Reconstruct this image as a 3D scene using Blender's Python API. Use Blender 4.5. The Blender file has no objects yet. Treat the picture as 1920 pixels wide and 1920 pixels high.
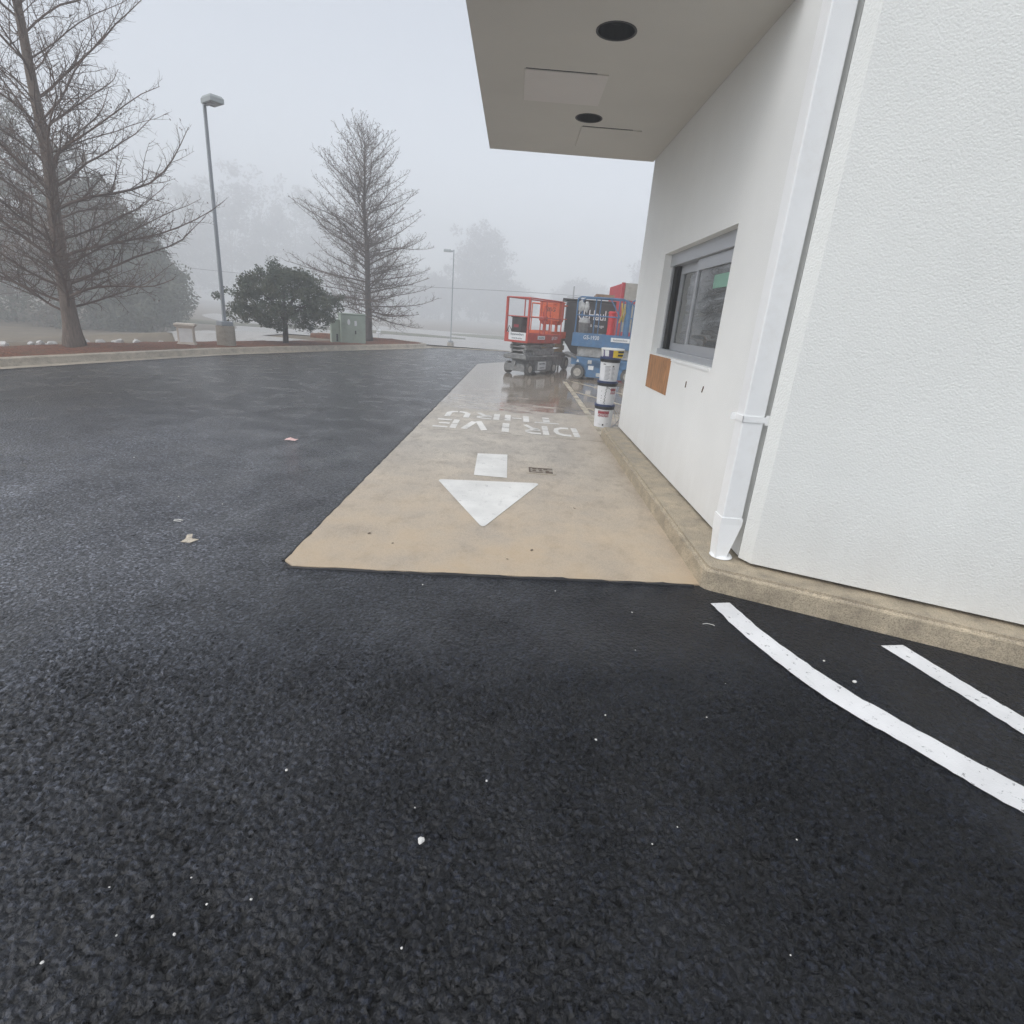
import bpy, bmesh, math, random
from mathutils import Vector, Matrix, noise
R = math.radians
sc = bpy.context.scene
col = sc.collection
random.seed(7)

# ------------------------------------------------------------------ camera
sc.render.resolution_x = sc.render.resolution_y = 1024
cam_d = bpy.data.cameras.new('camera'); cam = bpy.data.objects.new('camera', cam_d); col.objects.link(cam)
cam_d.sensor_width = 36; cam_d.lens = 36 * 1039 / 1920; cam_d.clip_start = .05; cam_d.clip_end = 2000
EYE = Vector((0, 0, 1.55))
RW = Matrix(((0.99726724, 0.07217857, 0.01575795), (0.00908024, -0.33142864, 0.94343659), (0.07331854, -0.94071532, -0.33117832)))
m3 = Matrix((RW.col[0], -RW.col[1], -RW.col[2])).transposed()
cam.matrix_world = Matrix.Translation(EYE) @ m3.to_4x4()
sc.camera = cam

# ------------------------------------------------------------------ render / light
sc.view_settings.view_transform = 'Standard'; sc.view_settings.look = 'None'; sc.view_settings.gamma = 1
sc.view_settings.exposure = 1.20
cy = sc.cycles
cy.use_denoising = True
try: cy.denoiser = 'OPENIMAGEDENOISE'
except Exception: pass
cy.denoising_prefilter = 'NONE'
cy.volume_bounces = 2; cy.max_bounces = 6; cy.diffuse_bounces = 4; cy.glossy_bounces = 3; cy.transparent_max_bounces = 24
cy.volume_step_rate = 1.0
w = bpy.data.worlds.new('World'); sc.world = w; w.use_nodes = True
nt = w.node_tree; bg = nt.nodes['Background']
sky = nt.nodes.new('ShaderNodeTexSky'); sky.sky_type = 'NISHITA'; sky.sun_disc = False
SUN_EL, SUN_AZ = 46, 236          # azimuth clockwise from +Y: from the left of the lane
sky.sun_elevation = R(SUN_EL); sky.sun_rotation = R(SUN_AZ)
sky.dust_density = 1.5; sky.air_density = 1.0; sky.ozone_density = 1.0
hs = nt.nodes.new('ShaderNodeHueSaturation'); hs.inputs['Saturation'].default_value = .36
nt.links.new(sky.outputs[0], hs.inputs['Color']); nt.links.new(hs.outputs[0], bg.inputs[0])
bg.inputs[1].default_value = .10
sd = bpy.data.lights.new('sun', 'SUN'); sd.energy = 1.0; sd.angle = R(80); sd.color = (1, .99, .975)
so = bpy.data.objects.new('sun', sd); col.objects.link(so)
d = Vector((math.sin(R(SUN_AZ)) * math.cos(R(SUN_EL)), math.cos(R(SUN_AZ)) * math.cos(R(SUN_EL)), math.sin(R(SUN_EL))))
so.rotation_euler = d.to_track_quat('Z', 'Y').to_euler(); so.location = (0, 0, 30)

# ------------------------------------------------------------------ materials
def newmat(name):
    m = bpy.data.materials.new(name); m.use_nodes = True
    n = m.node_tree.nodes; return m, n, m.node_tree.links, n['Principled BSDF']
def N(n, t, **k):
    x = n.new(t)
    for a, v in k.items(): setattr(x, a, v)
    return x
def tex(n, l, scale, detail=4, rough=.55, coord='Object', vec=None, kind='ShaderNodeTexNoise', stretch=None):
    if vec is None:
        if coord == 'World': g = N(n, 'ShaderNodeNewGeometry'); vec = g.outputs['Position']
        else: g = N(n, 'ShaderNodeTexCoord'); vec = g.outputs['Object']
    if stretch:
        mp = N(n, 'ShaderNodeMapping'); mp.inputs['Scale'].default_value = stretch; l.new(vec, mp.inputs['Vector']); vec = mp.outputs[0]
    t = N(n, kind); t.inputs['Scale'].default_value = scale
    if kind == 'ShaderNodeTexNoise': t.inputs['Detail'].default_value = detail; t.inputs['Roughness'].default_value = rough
    l.new(vec, t.inputs['Vector']); return t
def ramp(n, l, src, stops):
    r = N(n, 'ShaderNodeValToRGB'); e = r.color_ramp.elements
    while len(e) < len(stops): e.new(.5)
    for i, (p, c) in enumerate(stops):
        e[i].position = p; e[i].color = (c, c, c, 1) if isinstance(c, (int, float)) else (*c, 1)
    l.new(src, r.inputs[0]); return r
def mixc(n, l, fac, a, b, mode='MIX'):
    x = N(n, 'ShaderNodeMix', data_type='RGBA', blend_type=mode)
    for s, v in ((x.inputs[0], fac), (x.inputs[6], a), (x.inputs[7], b)):
        if hasattr(v, 'is_output'): l.new(v, s)
        elif isinstance(v, (int, float)): s.default_value = v
        else: s.default_value = (*v, 1)
    return x.outputs[2]
def math_(n, l, op, a, b=None, c=None):
    x = N(n, 'ShaderNodeMath', operation=op)
    for s, v in zip(x.inputs, (a, b, c)):
        if v is None: continue
        if hasattr(v, 'is_output'): l.new(v, s)
        else: s.default_value = v
    return x.outputs[0]
def bump(n, l, h, strength, dist, normal=None):
    b = N(n, 'ShaderNodeBump'); b.inputs['Strength'].default_value = strength; b.inputs['Distance'].default_value = dist
    l.new(h, b.inputs['Height'])
    if normal is not None: l.new(normal, b.inputs['Normal'])
    return b.outputs[0]
def mat(name, c, rough=.6, metal=0, var=.18, scale=6, bs=None, coord='Object', rvar=.1, stretch=None, dirt=None):
    """paint / metal / plastic: a base colour broken up by two scales of noise, slightly uneven gloss, a fine bump"""
    m, n, l, p = newmat(name)
    t = tex(n, l, scale, 5, coord=coord, stretch=stretch)
    dark = tuple(x * (1 - var) for x in c); lite = tuple(min(1, x * (1 + var * .6)) for x in c)
    r = ramp(n, l, t.outputs[0], [(.32, dark), (.68, lite)])
    out = r.outputs[0]
    if dirt:
        t2 = tex(n, l, dirt[1], 6, .7, coord=coord); f = ramp(n, l, t2.outputs[0], [(.52, 0), (.72, dirt[2])])
        out = mixc(n, l, f.outputs[0], out, dirt[0])
    l.new(out, p.inputs['Base Color'])
    rr = ramp(n, l, t.outputs[0], [(.3, max(.03, rough - rvar)), (.7, min(1, rough + rvar))]); l.new(rr.outputs[0], p.inputs['Roughness'])
    p.inputs['Metallic'].default_value = metal
    if bs:
        tb = tex(n, l, bs[0], 3, coord=coord); l.new(bump(n, l, tb.outputs[0], bs[1], bs[2]), p.inputs['Normal'])
    return m

def asphalt_mat():
    m, n, l, p = newmat('sealed_asphalt')
    big = tex(n, l, .55, 5, .6, 'World', stretch=(1, .45, 1)); mid = tex(n, l, 3.2, 5, .6, 'World')
    fine = tex(n, l, 150, 3, .65, 'World')
    wob = tex(n, l, 30, 2, .5, 'World')
    g = N(n, 'ShaderNodeNewGeometry')
    vm = N(n, 'ShaderNodeVectorMath', operation='MULTIPLY_ADD'); l.new(wob.outputs['Color'], vm.inputs[0]); vm.inputs[1].default_value = (.030,) * 3; l.new(g.outputs['Position'], vm.inputs[2])
    v1 = tex(n, l, 46, vec=vm.outputs[0], kind='ShaderNodeTexVoronoi'); v1.voronoi_dimensions = '2D'; v1.feature = 'SMOOTH_F1'; v1.inputs['Smoothness'].default_value = .30
    v2 = tex(n, l, 58, 4, .68, vec=vm.outputs[0]); v3 = tex(n, l, 2.2, 4, .6, 'World')
    thr = math_(n, l, 'MULTIPLY_ADD', v3.outputs[0], .16, -.07)                 # open-textured in some areas, closed in others
    pits = ramp(n, l, math_(n, l, 'ADD', v2.outputs[0], thr), [(.33, 0), (.45, 1)])
    h = math_(n, l, 'MULTIPLY', v1.outputs['Distance'], -1.1)
    h = math_(n, l, 'MULTIPLY_ADD', pits.outputs[0], .9, h)
    h = math_(n, l, 'MULTIPLY_ADD', fine.outputs[0], .6, h)
    base = ramp(n, l, mid.outputs[0], [(.3, (.0024, .0034, .0066)), (.7, (.0056, .0074, .0128))])
    grey = ramp(n, l, big.outputs[0], [(.45, 0), (.8, .5)])
    c = mixc(n, l, grey.outputs[0], base.outputs[0], (.018, .022, .031))
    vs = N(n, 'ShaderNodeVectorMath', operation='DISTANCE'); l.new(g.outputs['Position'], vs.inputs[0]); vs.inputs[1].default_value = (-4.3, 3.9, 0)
    sheen_mr = N(n, 'ShaderNodeMapRange', interpolation_type='SMOOTHSTEP'); l.new(vs.outputs['Value'], sheen_mr.inputs[0]); sheen_mr.inputs[1].default_value = 5.2; sheen_mr.inputs[2].default_value = .6; sheen_mr.inputs[3].default_value = 0; sheen_mr.inputs[4].default_value = 1
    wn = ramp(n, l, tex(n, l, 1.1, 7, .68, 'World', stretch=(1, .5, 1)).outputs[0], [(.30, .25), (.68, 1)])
    c = mixc(n, l, math_(n, l, 'MULTIPLY', sheen_mr.outputs[0], wn.outputs[0]), c, (.135, .143, .166))  # worn grey, lightened further to put sky sheen into the colour
    vs2 = tex(n, l, 88, vec=vm.outputs[0], kind='ShaderNodeTexVoronoi'); vs2.voronoi_dimensions = '2D'
    sepc = N(n, 'ShaderNodeSeparateColor'); l.new(vs2.outputs['Color'], sepc.inputs[0])
    c = mixc(n, l, 1.0, c, ramp(n, l, sepc.outputs[0], [(0, .35), (.7, 1.1), (1.0, 3.0)]).outputs[0], 'MULTIPLY')      # each stone its own tone
    spk = tex(n, l, 210, 1, .5, 'World'); sp = ramp(n, l, spk.outputs[0], [(.72, 0), (.80, .6)])
    c = mixc(n, l, sp.outputs[0], c, (.09, .09, .10))
    pc = math_(n, l, 'SUBTRACT', 1.0, pits.outputs[0]); c = mixc(n, l, pc, c, (.0015, .0016, .002))  # pits painted near-black, their inner shade put into the colour
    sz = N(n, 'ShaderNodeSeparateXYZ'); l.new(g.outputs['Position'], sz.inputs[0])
    dp = N(n, 'ShaderNodeMapRange'); l.new(sz.outputs['Z'], dp.inputs[0]); dp.inputs[1].default_value = -.008; dp.inputs[2].default_value = -.0145; dp.inputs[3].default_value = 0; dp.inputs[4].default_value = 1   # shade in the gaps between stones put into the colour by depth
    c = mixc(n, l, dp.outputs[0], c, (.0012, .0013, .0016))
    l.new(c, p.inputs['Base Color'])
    rr = ramp(n, l, big.outputs[0], [(.28, .22), (.72, .42)]); l.new(rr.outputs[0], p.inputs['Roughness'])
    l.new(math_(n, l, 'MULTIPLY_ADD', pits.outputs[0], .17, .03), p.inputs['Specular IOR Level'])
    l.new(bump(n, l, h, .85, .013), p.inputs['Normal'])
    # thin water film: lies flatter than the stones, patchy, missing over the pits
    fm = ramp(n, l, v3.outputs[0], [(.30, .35), (.70, 1.0)]); cw = math_(n, l, 'MULTIPLY', fm.outputs[0], math_(n, l, 'MULTIPLY_ADD', pits.outputs[0], .97, .03))
    # fresh matt sealer beside the building holds no film
    v5 = N(n, 'ShaderNodeVectorMath', operation='DISTANCE'); l.new(g.outputs['Position'], v5.inputs[0]); v5.inputs[1].default_value = (2.7, 2.1, 0)
    mr5 = N(n, 'ShaderNodeMapRange', interpolation_type='SMOOTHSTEP'); l.new(v5.outputs['Value'], mr5.inputs[0]); mr5.inputs[1].default_value = 1.0; mr5.inputs[2].default_value = 2.9; mr5.inputs[3].default_value = .06; mr5.inputs[4].default_value = 1
    l.new(math_(n, l, 'MULTIPLY', cw, mr5.outputs[0]), p.inputs['Coat Weight'])
    p.inputs['Coat IOR'].default_value = 1.36; p.inputs['Coat Roughness'].default_value = .09; p.inputs['Coat Tint'].default_value = (1, 1, 1, 1)
    l.new(bump(n, l, h, .42, .012), p.inputs['Coat Normal'])
    return m

def concrete_mat(name, lo, hi, wet=False, bumpd=.002, stain=(.10, .075, .05), scale=2.2, warm=None):
    m, n, l, p = newmat(name)
    a = tex(n, l, scale, 8, .62, 'World'); b = tex(n, l, scale * 3.2, 7, .72, 'World', stretch=(.9, .55, 1)); f = tex(n, l, 140, 3, .6, 'World')
    base = ramp(n, l, a.outputs[0], [(.3, lo), (.7, hi)]).outputs[0]
    st = ramp(n, l, b.outputs[0], [(.50, 0), (.78, .62)])
    base = mixc(n, l, st.outputs[0], base, stain)
    sp = ramp(n, l, f.outputs[0], [(.34, .55), (.56, 1.06)]); base = mixc(n, l, 1.0, base, sp.outputs[0], 'MULTIPLY')
    # small dark gum spots
    gv = tex(n, l, 5.5, coord='World', kind='ShaderNodeTexVoronoi'); gn = tex(n, l, 26, 2, .5, 'World')
    gd = math_(n, l, 'MULTIPLY_ADD', gn.outputs[0], .07, gv.outputs['Distance'])
    gs = ramp(n, l, gd, [(.055, .55), (.085, 0)]); base = mixc(n, l, gs.outputs[0], base, (.07, .06, .05))
    rough = ramp(n, l, a.outputs[0], [(.3, .36), (.7, .70)]).outputs[0]
    if warm:
        g = N(n, 'ShaderNodeNewGeometry'); s = N(n, 'ShaderNodeSeparateXYZ'); l.new(g.outputs['Position'], s.inputs[0])
        mr = N(n, 'ShaderNodeMapRange'); l.new(s.outputs['Y'], mr.inputs[0]); mr.inputs[1].default_value = 3.0; mr.inputs[2].default_value = 6.5
        mr.inputs[3].default_value = 1; mr.inputs[4].default_value = 0
        k = math_(n, l, 'MULTIPLY', mr.outputs[0], ramp(n, l, a.outputs[0], [(.25, .35), (.65, 1.0)]).outputs[0])
        mr2 = N(n, 'ShaderNodeMapRange'); l.new(s.outputs['X'], mr2.inputs[0]); mr2.inputs[1].default_value = .55; mr2.inputs[2].default_value = 1.3
        mr2.inputs[3].default_value = 0; mr2.inputs[4].default_value = .6
        k = math_(n, l, 'MAXIMUM', k, math_(n, l, 'MULTIPLY', mr2.outputs[0], b.outputs[0]))
        base = mixc(n, l, k, base, warm)
    if wet:
        g = N(n, 'ShaderNodeNewGeometry'); s = N(n, 'ShaderNodeSeparateXYZ'); l.new(g.outputs['Position'], s.inputs[0])
        mr = N(n, 'ShaderNodeMapRange'); l.new(s.outputs['Y'], mr.inputs[0]); mr.inputs[1].default_value = 7.6; mr.inputs[2].default_value = 12.5
        mr.inputs[3].default_value = -.28; mr.inputs[4].default_value = .34
        wn = tex(n, l, .85, 4, .55, 'World', stretch=(.55, 1.5, 1))
        wv = math_(n, l, 'ADD', wn.outputs[0], mr.outputs[0])
        wf = ramp(n, l, wv, [(.42, 0), (.62, 1)]).outputs[0]
        base = mixc(n, l, math_(n, l, 'MULTIPLY', wf, .62), base, mixc(n, l, 1.0, base, (.42, .36, .31), 'MULTIPLY'))
        rough = mixc(n, l, wf, rough, (.075, .075, .075))
    l.new(base, p.inputs['Base Color']); l.new(rough, p.inputs['Roughness'])
    bn = bump(n, l, f.outputs[0], .35, bumpd)
    if wet:
        b2 = N(n, 'ShaderNodeBump'); b2.inputs['Distance'].default_value = bumpd; l.new(f.outputs[0], b2.inputs['Height'])
        l.new(math_(n, l, 'MULTIPLY_ADD', wf, -.31, .35), b2.inputs['Strength']); bn = b2.outputs[0]
    l.new(bn, p.inputs['Normal'])
    return m

def stucco_mat(name, c, scale, strength, dist):
    m, n, l, p = newmat(name)
    a = tex(n, l, 1.3, 5, .6, 'World'); f = tex(n, l, scale, 3, .62, 'World'); v = tex(n, l, scale * .8, coord='World', kind='ShaderNodeTexVoronoi')
    base = ramp(n, l, a.outputs[0], [(.3, tuple(x * .94 for x in c)), (.7, c)]).outputs[0]
    g = N(n, 'ShaderNodeNewGeometry'); s = N(n, 'ShaderNodeSeparateXYZ'); l.new(g.outputs['Position'], s.inputs[0])
    zn = tex(n, l, 3, 5, .7, 'World', stretch=(1, 1, .3))
    mr = N(n, 'ShaderNodeMapRange'); l.new(s.outputs['Z'], mr.inputs[0]); mr.inputs[1].default_value = .16; mr.inputs[2].default_value = .75; mr.inputs[3].default_value = .42; mr.inputs[4].default_value = 0
    base = mixc(n, l, math_(n, l, 'MULTIPLY', mr.outputs[0], zn.outputs[0]), base, (.42, .36, .31))    # splash dirt at the foot
    l.new(base, p.inputs['Base Color']); p.inputs['Roughness'].default_value = .85
    h = math_(n, l, 'MULTIPLY_ADD', v.outputs['Distance'], -.6, f.outputs[0])
    l.new(bump(n, l, h, strength, dist), p.inputs['Normal'])
    return m

def paint_mat(name, c, wear, seed=0, rough=.6, lo=.5, hi=.72, scale=5):
    """road paint worn through in places to whatever lies under it"""
    m, n, l, p = newmat(name)
    g = N(n, 'ShaderNodeNewGeometry')
    mp = N(n, 'ShaderNodeMapping'); mp.inputs['Location'].default_value = (seed, seed * .7, 0); l.new(g.outputs['Position'], mp.inputs['Vector'])
    a = tex(n, l, scale, 8, .72, vec=mp.outputs[0]); f = tex(n, l, 110, 3, .6, 'World'); b = tex(n, l, 2.4, 5, .6, vec=mp.outputs[0])
    base = ramp(n, l, b.outputs[0], [(.3, tuple(x * .78 for x in c)), (.68, c)]).outputs[0]
    sc2 = tex(n, l, 16, 6, .7, vec=mp.outputs[0], stretch=(1, .25, 1)); sf = ramp(n, l, sc2.outputs[0], [(.6, 0), (.75, .35)])
    base = mixc(n, l, sf.outputs[0], base, tuple(x * .42 for x in c))
    l.new(base, p.inputs['Base Color']); p.inputs['Roughness'].default_value = rough
    l.new(bump(n, l, f.outputs[0], .4, .004), p.inputs['Normal'])
    tr = N(n, 'ShaderNodeBsdfTransparent'); mx = N(n, 'ShaderNodeMixShader')
    wv = math_(n, l, 'MULTIPLY_ADD', f.outputs[0], .25, a.outputs[0])
    wf = ramp(n, l, wv, [(lo, 0), (hi, wear)])
    l.new(wf.outputs[0], mx.inputs[0]); l.new(p.outputs[0], mx.inputs[1]); l.new(tr.outputs[0], mx.inputs[2])
    l.new(mx.outputs[0], n['Material Output'].inputs['Surface'])
    return m

def glass_mat():
    """dark tinted drive-up glass, slightly bowed so that what it mirrors comes out in waves"""
    m, n, l, p = newmat('window_glass')
    t = tex(n, l, 2.3, 1, .4, stretch=(1, .35, 3.4)); t2 = tex(n, l, 1.2, 0, .4)
    h = math_(n, l, 'MULTIPLY_ADD', t2.outputs[0], .8, t.outputs[0])
    l.new(bump(n, l, h, .50, .05), p.inputs['Normal'])
    p.inputs['Base Color'].default_value = (.060, .065, .066, 1); p.inputs['Roughness'].default_value = .03
    p.inputs['IOR'].default_value = 2.0
    return m

def leaf_mat(name, c1, c2):
    m, n, l, p = newmat(name)
    t = tex(n, l, 1.1, 4, .6); r = ramp(n, l, t.outputs[0], [(.35, c1), (.65, c2)]); l.new(r.outputs[0], p.inputs['Base Color'])
    p.inputs['Roughness'].default_value = .7; p.inputs['Specular IOR Level'].default_value = .25
    return m

def bark_mat(name, c):
    m, n, l, p = newmat(name)
    t = tex(n, l, 9, 7, .7, stretch=(2.2, 2.2, .35)); r = ramp(n, l, t.outputs[0], [(.3, tuple(x * .45 for x in c)), (.7, tuple(x * 1.25 for x in c))])
    l.new(r.outputs[0], p.inputs['Base Color']); p.inputs['Roughness'].default_value = .95; l.new(bump(n, l, t.outputs[0], .8, .03), p.inputs['Normal'])
    return m

M = {}
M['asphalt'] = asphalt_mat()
M['slab'] = concrete_mat('lane_concrete', (.40, .355, .295), (.64, .585, .50), wet=True, warm=(.51, .39, .255))
M['kerb'] = concrete_mat('kerb_concrete', (.32, .27, .20), (.56, .49, .39), bumpd=.006, stain=(.09, .08, .065), scale=3.5)
M['kerb_wall'] = concrete_mat('building_kerb_concrete', (.31, .26, .19), (.57, .48, .345), bumpd=.012, stain=(.13, .115, .09), scale=6.0)
M['footing'] = concrete_mat('pole_footing_concrete', (.24, .20, .15), (.40, .36, .30), bumpd=.006, scale=2.5)
M['lot'] = concrete_mat('far_lot_concrete', (.36, .345, .32), (.46, .44, .41), scale=.25)
M['soil'] = mat('dormant_grass', (.17, .135, .09), .95, var=.35, scale=.8, coord='World', bs=(9, .6, .05))
M['island'] = mat('island_turf', (.13, .125, .07), .95, var=.35, scale=1.5, coord='World')
M['mulch'] = mat('red_mulch', (.20, .075, .035), .95, var=.5, scale=14, coord='World', bs=(35, 1.0, .05), dirt=((.12, .10, .06), 3, .8))
M['stucco'] = stucco_mat('coarse_white_stucco', (.81, .825, .80), 105, .40, .008)
M['stucco_fine'] = stucco_mat('fine_white_stucco', (.86, .87, .855), 150, .22, .004)
M['soffit'] = mat('soffit_paint', (.64, .62, .575), .9, var=.05, scale=.9, coord='World', bs=(120, .15, .003))
M['panel'] = mat('access_panel_paint', (.72, .685, .66), .8, var=.04, scale=2)
M['white_paint'] = mat('white_enamel', (.88, .89, .89), .45, var=.03, scale=4, dirt=((.62, .58, .52), 7, .16))
M['alu'] = mat('brushed_aluminium', (.50, .515, .54), .42, .55, var=.08, scale=12, stretch=(1, 1, 12))
M['black'] = mat('black_plastic', (.012, .012, .014), .5, var=.2, scale=20)
M['dark'] = mat('unlit_black', (.004, .004, .005), 1.0, var=.2)  # shade of gaps and cavities put into one near-black colour
M['glass'] = glass_mat()
M['room'] = mat('dim_room_paint', (.16, .16, .165), .9)
M['greenpatch'] = mat('pale_green_matt', (.24, .42, .34), .8, var=.05)
M['ply'] = mat('weathered_plywood', (.42, .205, .085), .8, var=.4, scale=5, stretch=(1, 5, .8), bs=(40, .3, .004), dirt=((.20, .085, .03), 4, .7))
M['rust'] = mat('rust_mark', (.10, .05, .03), .9)
M['steel'] = mat('galvanised_pole', (.30, .32, .345), .5, .3, var=.15, scale=5, stretch=(1, 1, .2))
M['lamp_head'] = mat('lamp_head_paint', (.37, .40, .40), .5, var=.1)
M['lens'] = mat('lamp_lens', (.16, .155, .165), .3)
M['cab'] = mat('pale_green_enamel', (.36, .43, .36), .55, var=.1, scale=3, dirt=((.25, .27, .22), 5, .5))
M['cab_side'] = M['cab']
M['cream'] = mat('cream_stucco', (.74, .67, .58), .9, var=.1)
M['offwhite'] = mat('off_white_panel', (.86, .86, .83), .8, var=.06)
M['bark1'] = bark_mat('grey_brown_bark', (.20, .155, .125))
M['bark2'] = bark_mat('dark_bark', (.10, .082, .075))
M['twig'] = mat('bare_twigs', (.15, .105, .082), .95, var=.35, scale=2)
M['twig2'] = mat('bare_twigs_reddish', (.115, .082, .064), .95, var=.35, scale=2)
M['oak1'] = leaf_mat('holly_leaf', (.080, .102, .075), (.135, .152, .115))  # both leaf greens paled, fog put into their colour
M['oak2'] = leaf_mat('holly_leaf_light', (.085, .10, .068), (.13, .135, .09))
M['ev1'] = leaf_mat('evergreen_leaf', (.11, .122, .09), (.165, .172, .13))  # evergreen and russet leaves paled, haze put into their colours
M['ev2'] = leaf_mat('russet_leaf', (.185, .155, .125), (.25, .21, .17))
M['far1'] = leaf_mat('far_leaf', (.18, .185, .175), (.25, .245, .23))  # fog fade put into the pale leaf colour
M['rock'] = mat('white_rock', (.62, .61, .59), .9, var=.3, scale=9)
M['pebble'] = mat('white_gravel', (.70, .69, .66), .8, var=.15, scale=60)
M['pebble_tan'] = mat('tan_gravel', (.42, .37, .30), .85, var=.2, scale=60)
M['pink'] = mat('pink_paper', (.75, .50, .47), .7, var=.3, scale=60)
M['leafbrown'] = mat('dry_leaf', (.52, .46, .37), .8, var=.35, scale=60)
M['tyre'] = mat('grey_tyre', (.10, .098, .094), .85, var=.35, scale=10, dirt=((.24, .22, .19), 9, .7))
M['rim'] = mat('dusty_rim', (.42, .40, .36), .6, var=.25, scale=14)
M['red'] = mat('red_machine_paint', (.50, .070, .048), .42, var=.2, scale=7, dirt=((.26, .16, .14), 9, .45))
M['blue'] = mat('blue_machine_paint', (.050, .155, .31), .42, var=.22, scale=7, dirt=((.16, .20, .25), 9, .5))
M['orange'] = mat('orange_machine_paint', (.68, .115, .028), .42, var=.15, scale=7, dirt=((.3, .12, .07), 9, .4))
M['grey_machine'] = mat('grey_machine_paint', (.20, .203, .203), .5, var=.35, scale=9, dirt=((.40, .39, .36), 11, .6))
M['grey_light'] = mat('worn_grey_steel', (.36, .365, .36), .45, .2, var=.35, scale=11, dirt=((.10, .09, .08), 8, .7))
M['ochre'] = mat('ochre_steel', (.36, .25, .105), .6, var=.35, scale=11, dirt=((.09, .07, .05), 8, .7))
M['decal'] = mat('white_decal', (.75, .77, .78), .5, var=.06, scale=20)
M['decal_ink'] = mat('navy_ink', (.035, .05, .085), .6)
M['white_ink'] = mat('white_ink', (.82, .82, .82), .5, var=.03)
M['black_ink'] = mat('black_ink', (.015, .015, .016), .6)
M['red_ink'] = mat('crimson_ink', (.34, .025, .045), .6)
M['bucket'] = mat('white_bucket_plastic', (.76, .77, .79), .38, var=.05, scale=12)
M['navy'] = mat('navy_lid_plastic', (.015, .035, .12), .35, var=.15)
M['purple'] = mat('purple_label', (.07, .05, .17), .5)
M['yellow'] = mat('yellow_label', (.78, .56, .03), .5)
M['greylabel'] = mat('grey_print', (.42, .43, .45), .7)
M['trailer'] = mat('black_trailer_paint', (.030, .028, .028), .45, var=.2, scale=3)
M['cred'] = mat('red_container_paint', (.46, .045, .055), .55, var=.15, scale=3)
M['cbeige'] = mat('weathered_beige_panel', (.40, .375, .33), .85, var=.15, scale=4, dirt=((.25, .22, .19), 6, .6))
M['redtube'] = mat('bright_red_plastic', (.62, .025, .03), .4, var=.12, scale=5)
M['wood'] = mat('plank_wood', (.30, .20, .13), .85, var=.35, scale=8)
M['bag'] = mat('grey_plastic_bag', (.50, .51, .51), .55, var=.25, scale=16)
M['hose'] = mat('yellow_hose', (.50, .36, .06), .6, var=.3)
M['bin'] = mat('charcoal_bin', (.055, .052, .05), .6, var=.3)
M['iron'] = mat('rusty_iron', (.13, .095, .07), .8, var=.4, scale=30)
M['lane_paint'] = paint_mat('worn_white_lane_paint', (.86, .855, .82), .5, 3, lo=.72, hi=.90, scale=14)
M['word_paint'] = paint_mat('faded_white_lane_paint', (.85, .83, .78), .8, 11, lo=.68, hi=.90, scale=3.6)
M['yellow_paint'] = paint_mat('aged_cream_lane_paint', (.62, .55, .42), .85, 5, lo=.52, hi=.80, scale=4)
M['stripe_paint'] = paint_mat('fresh_white_road_paint', (.82, .82, .82), .9, 9, lo=.72, hi=.80, scale=24)
M['wire'] = mat('black_cable', (.02, .02, .02), .7)

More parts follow.
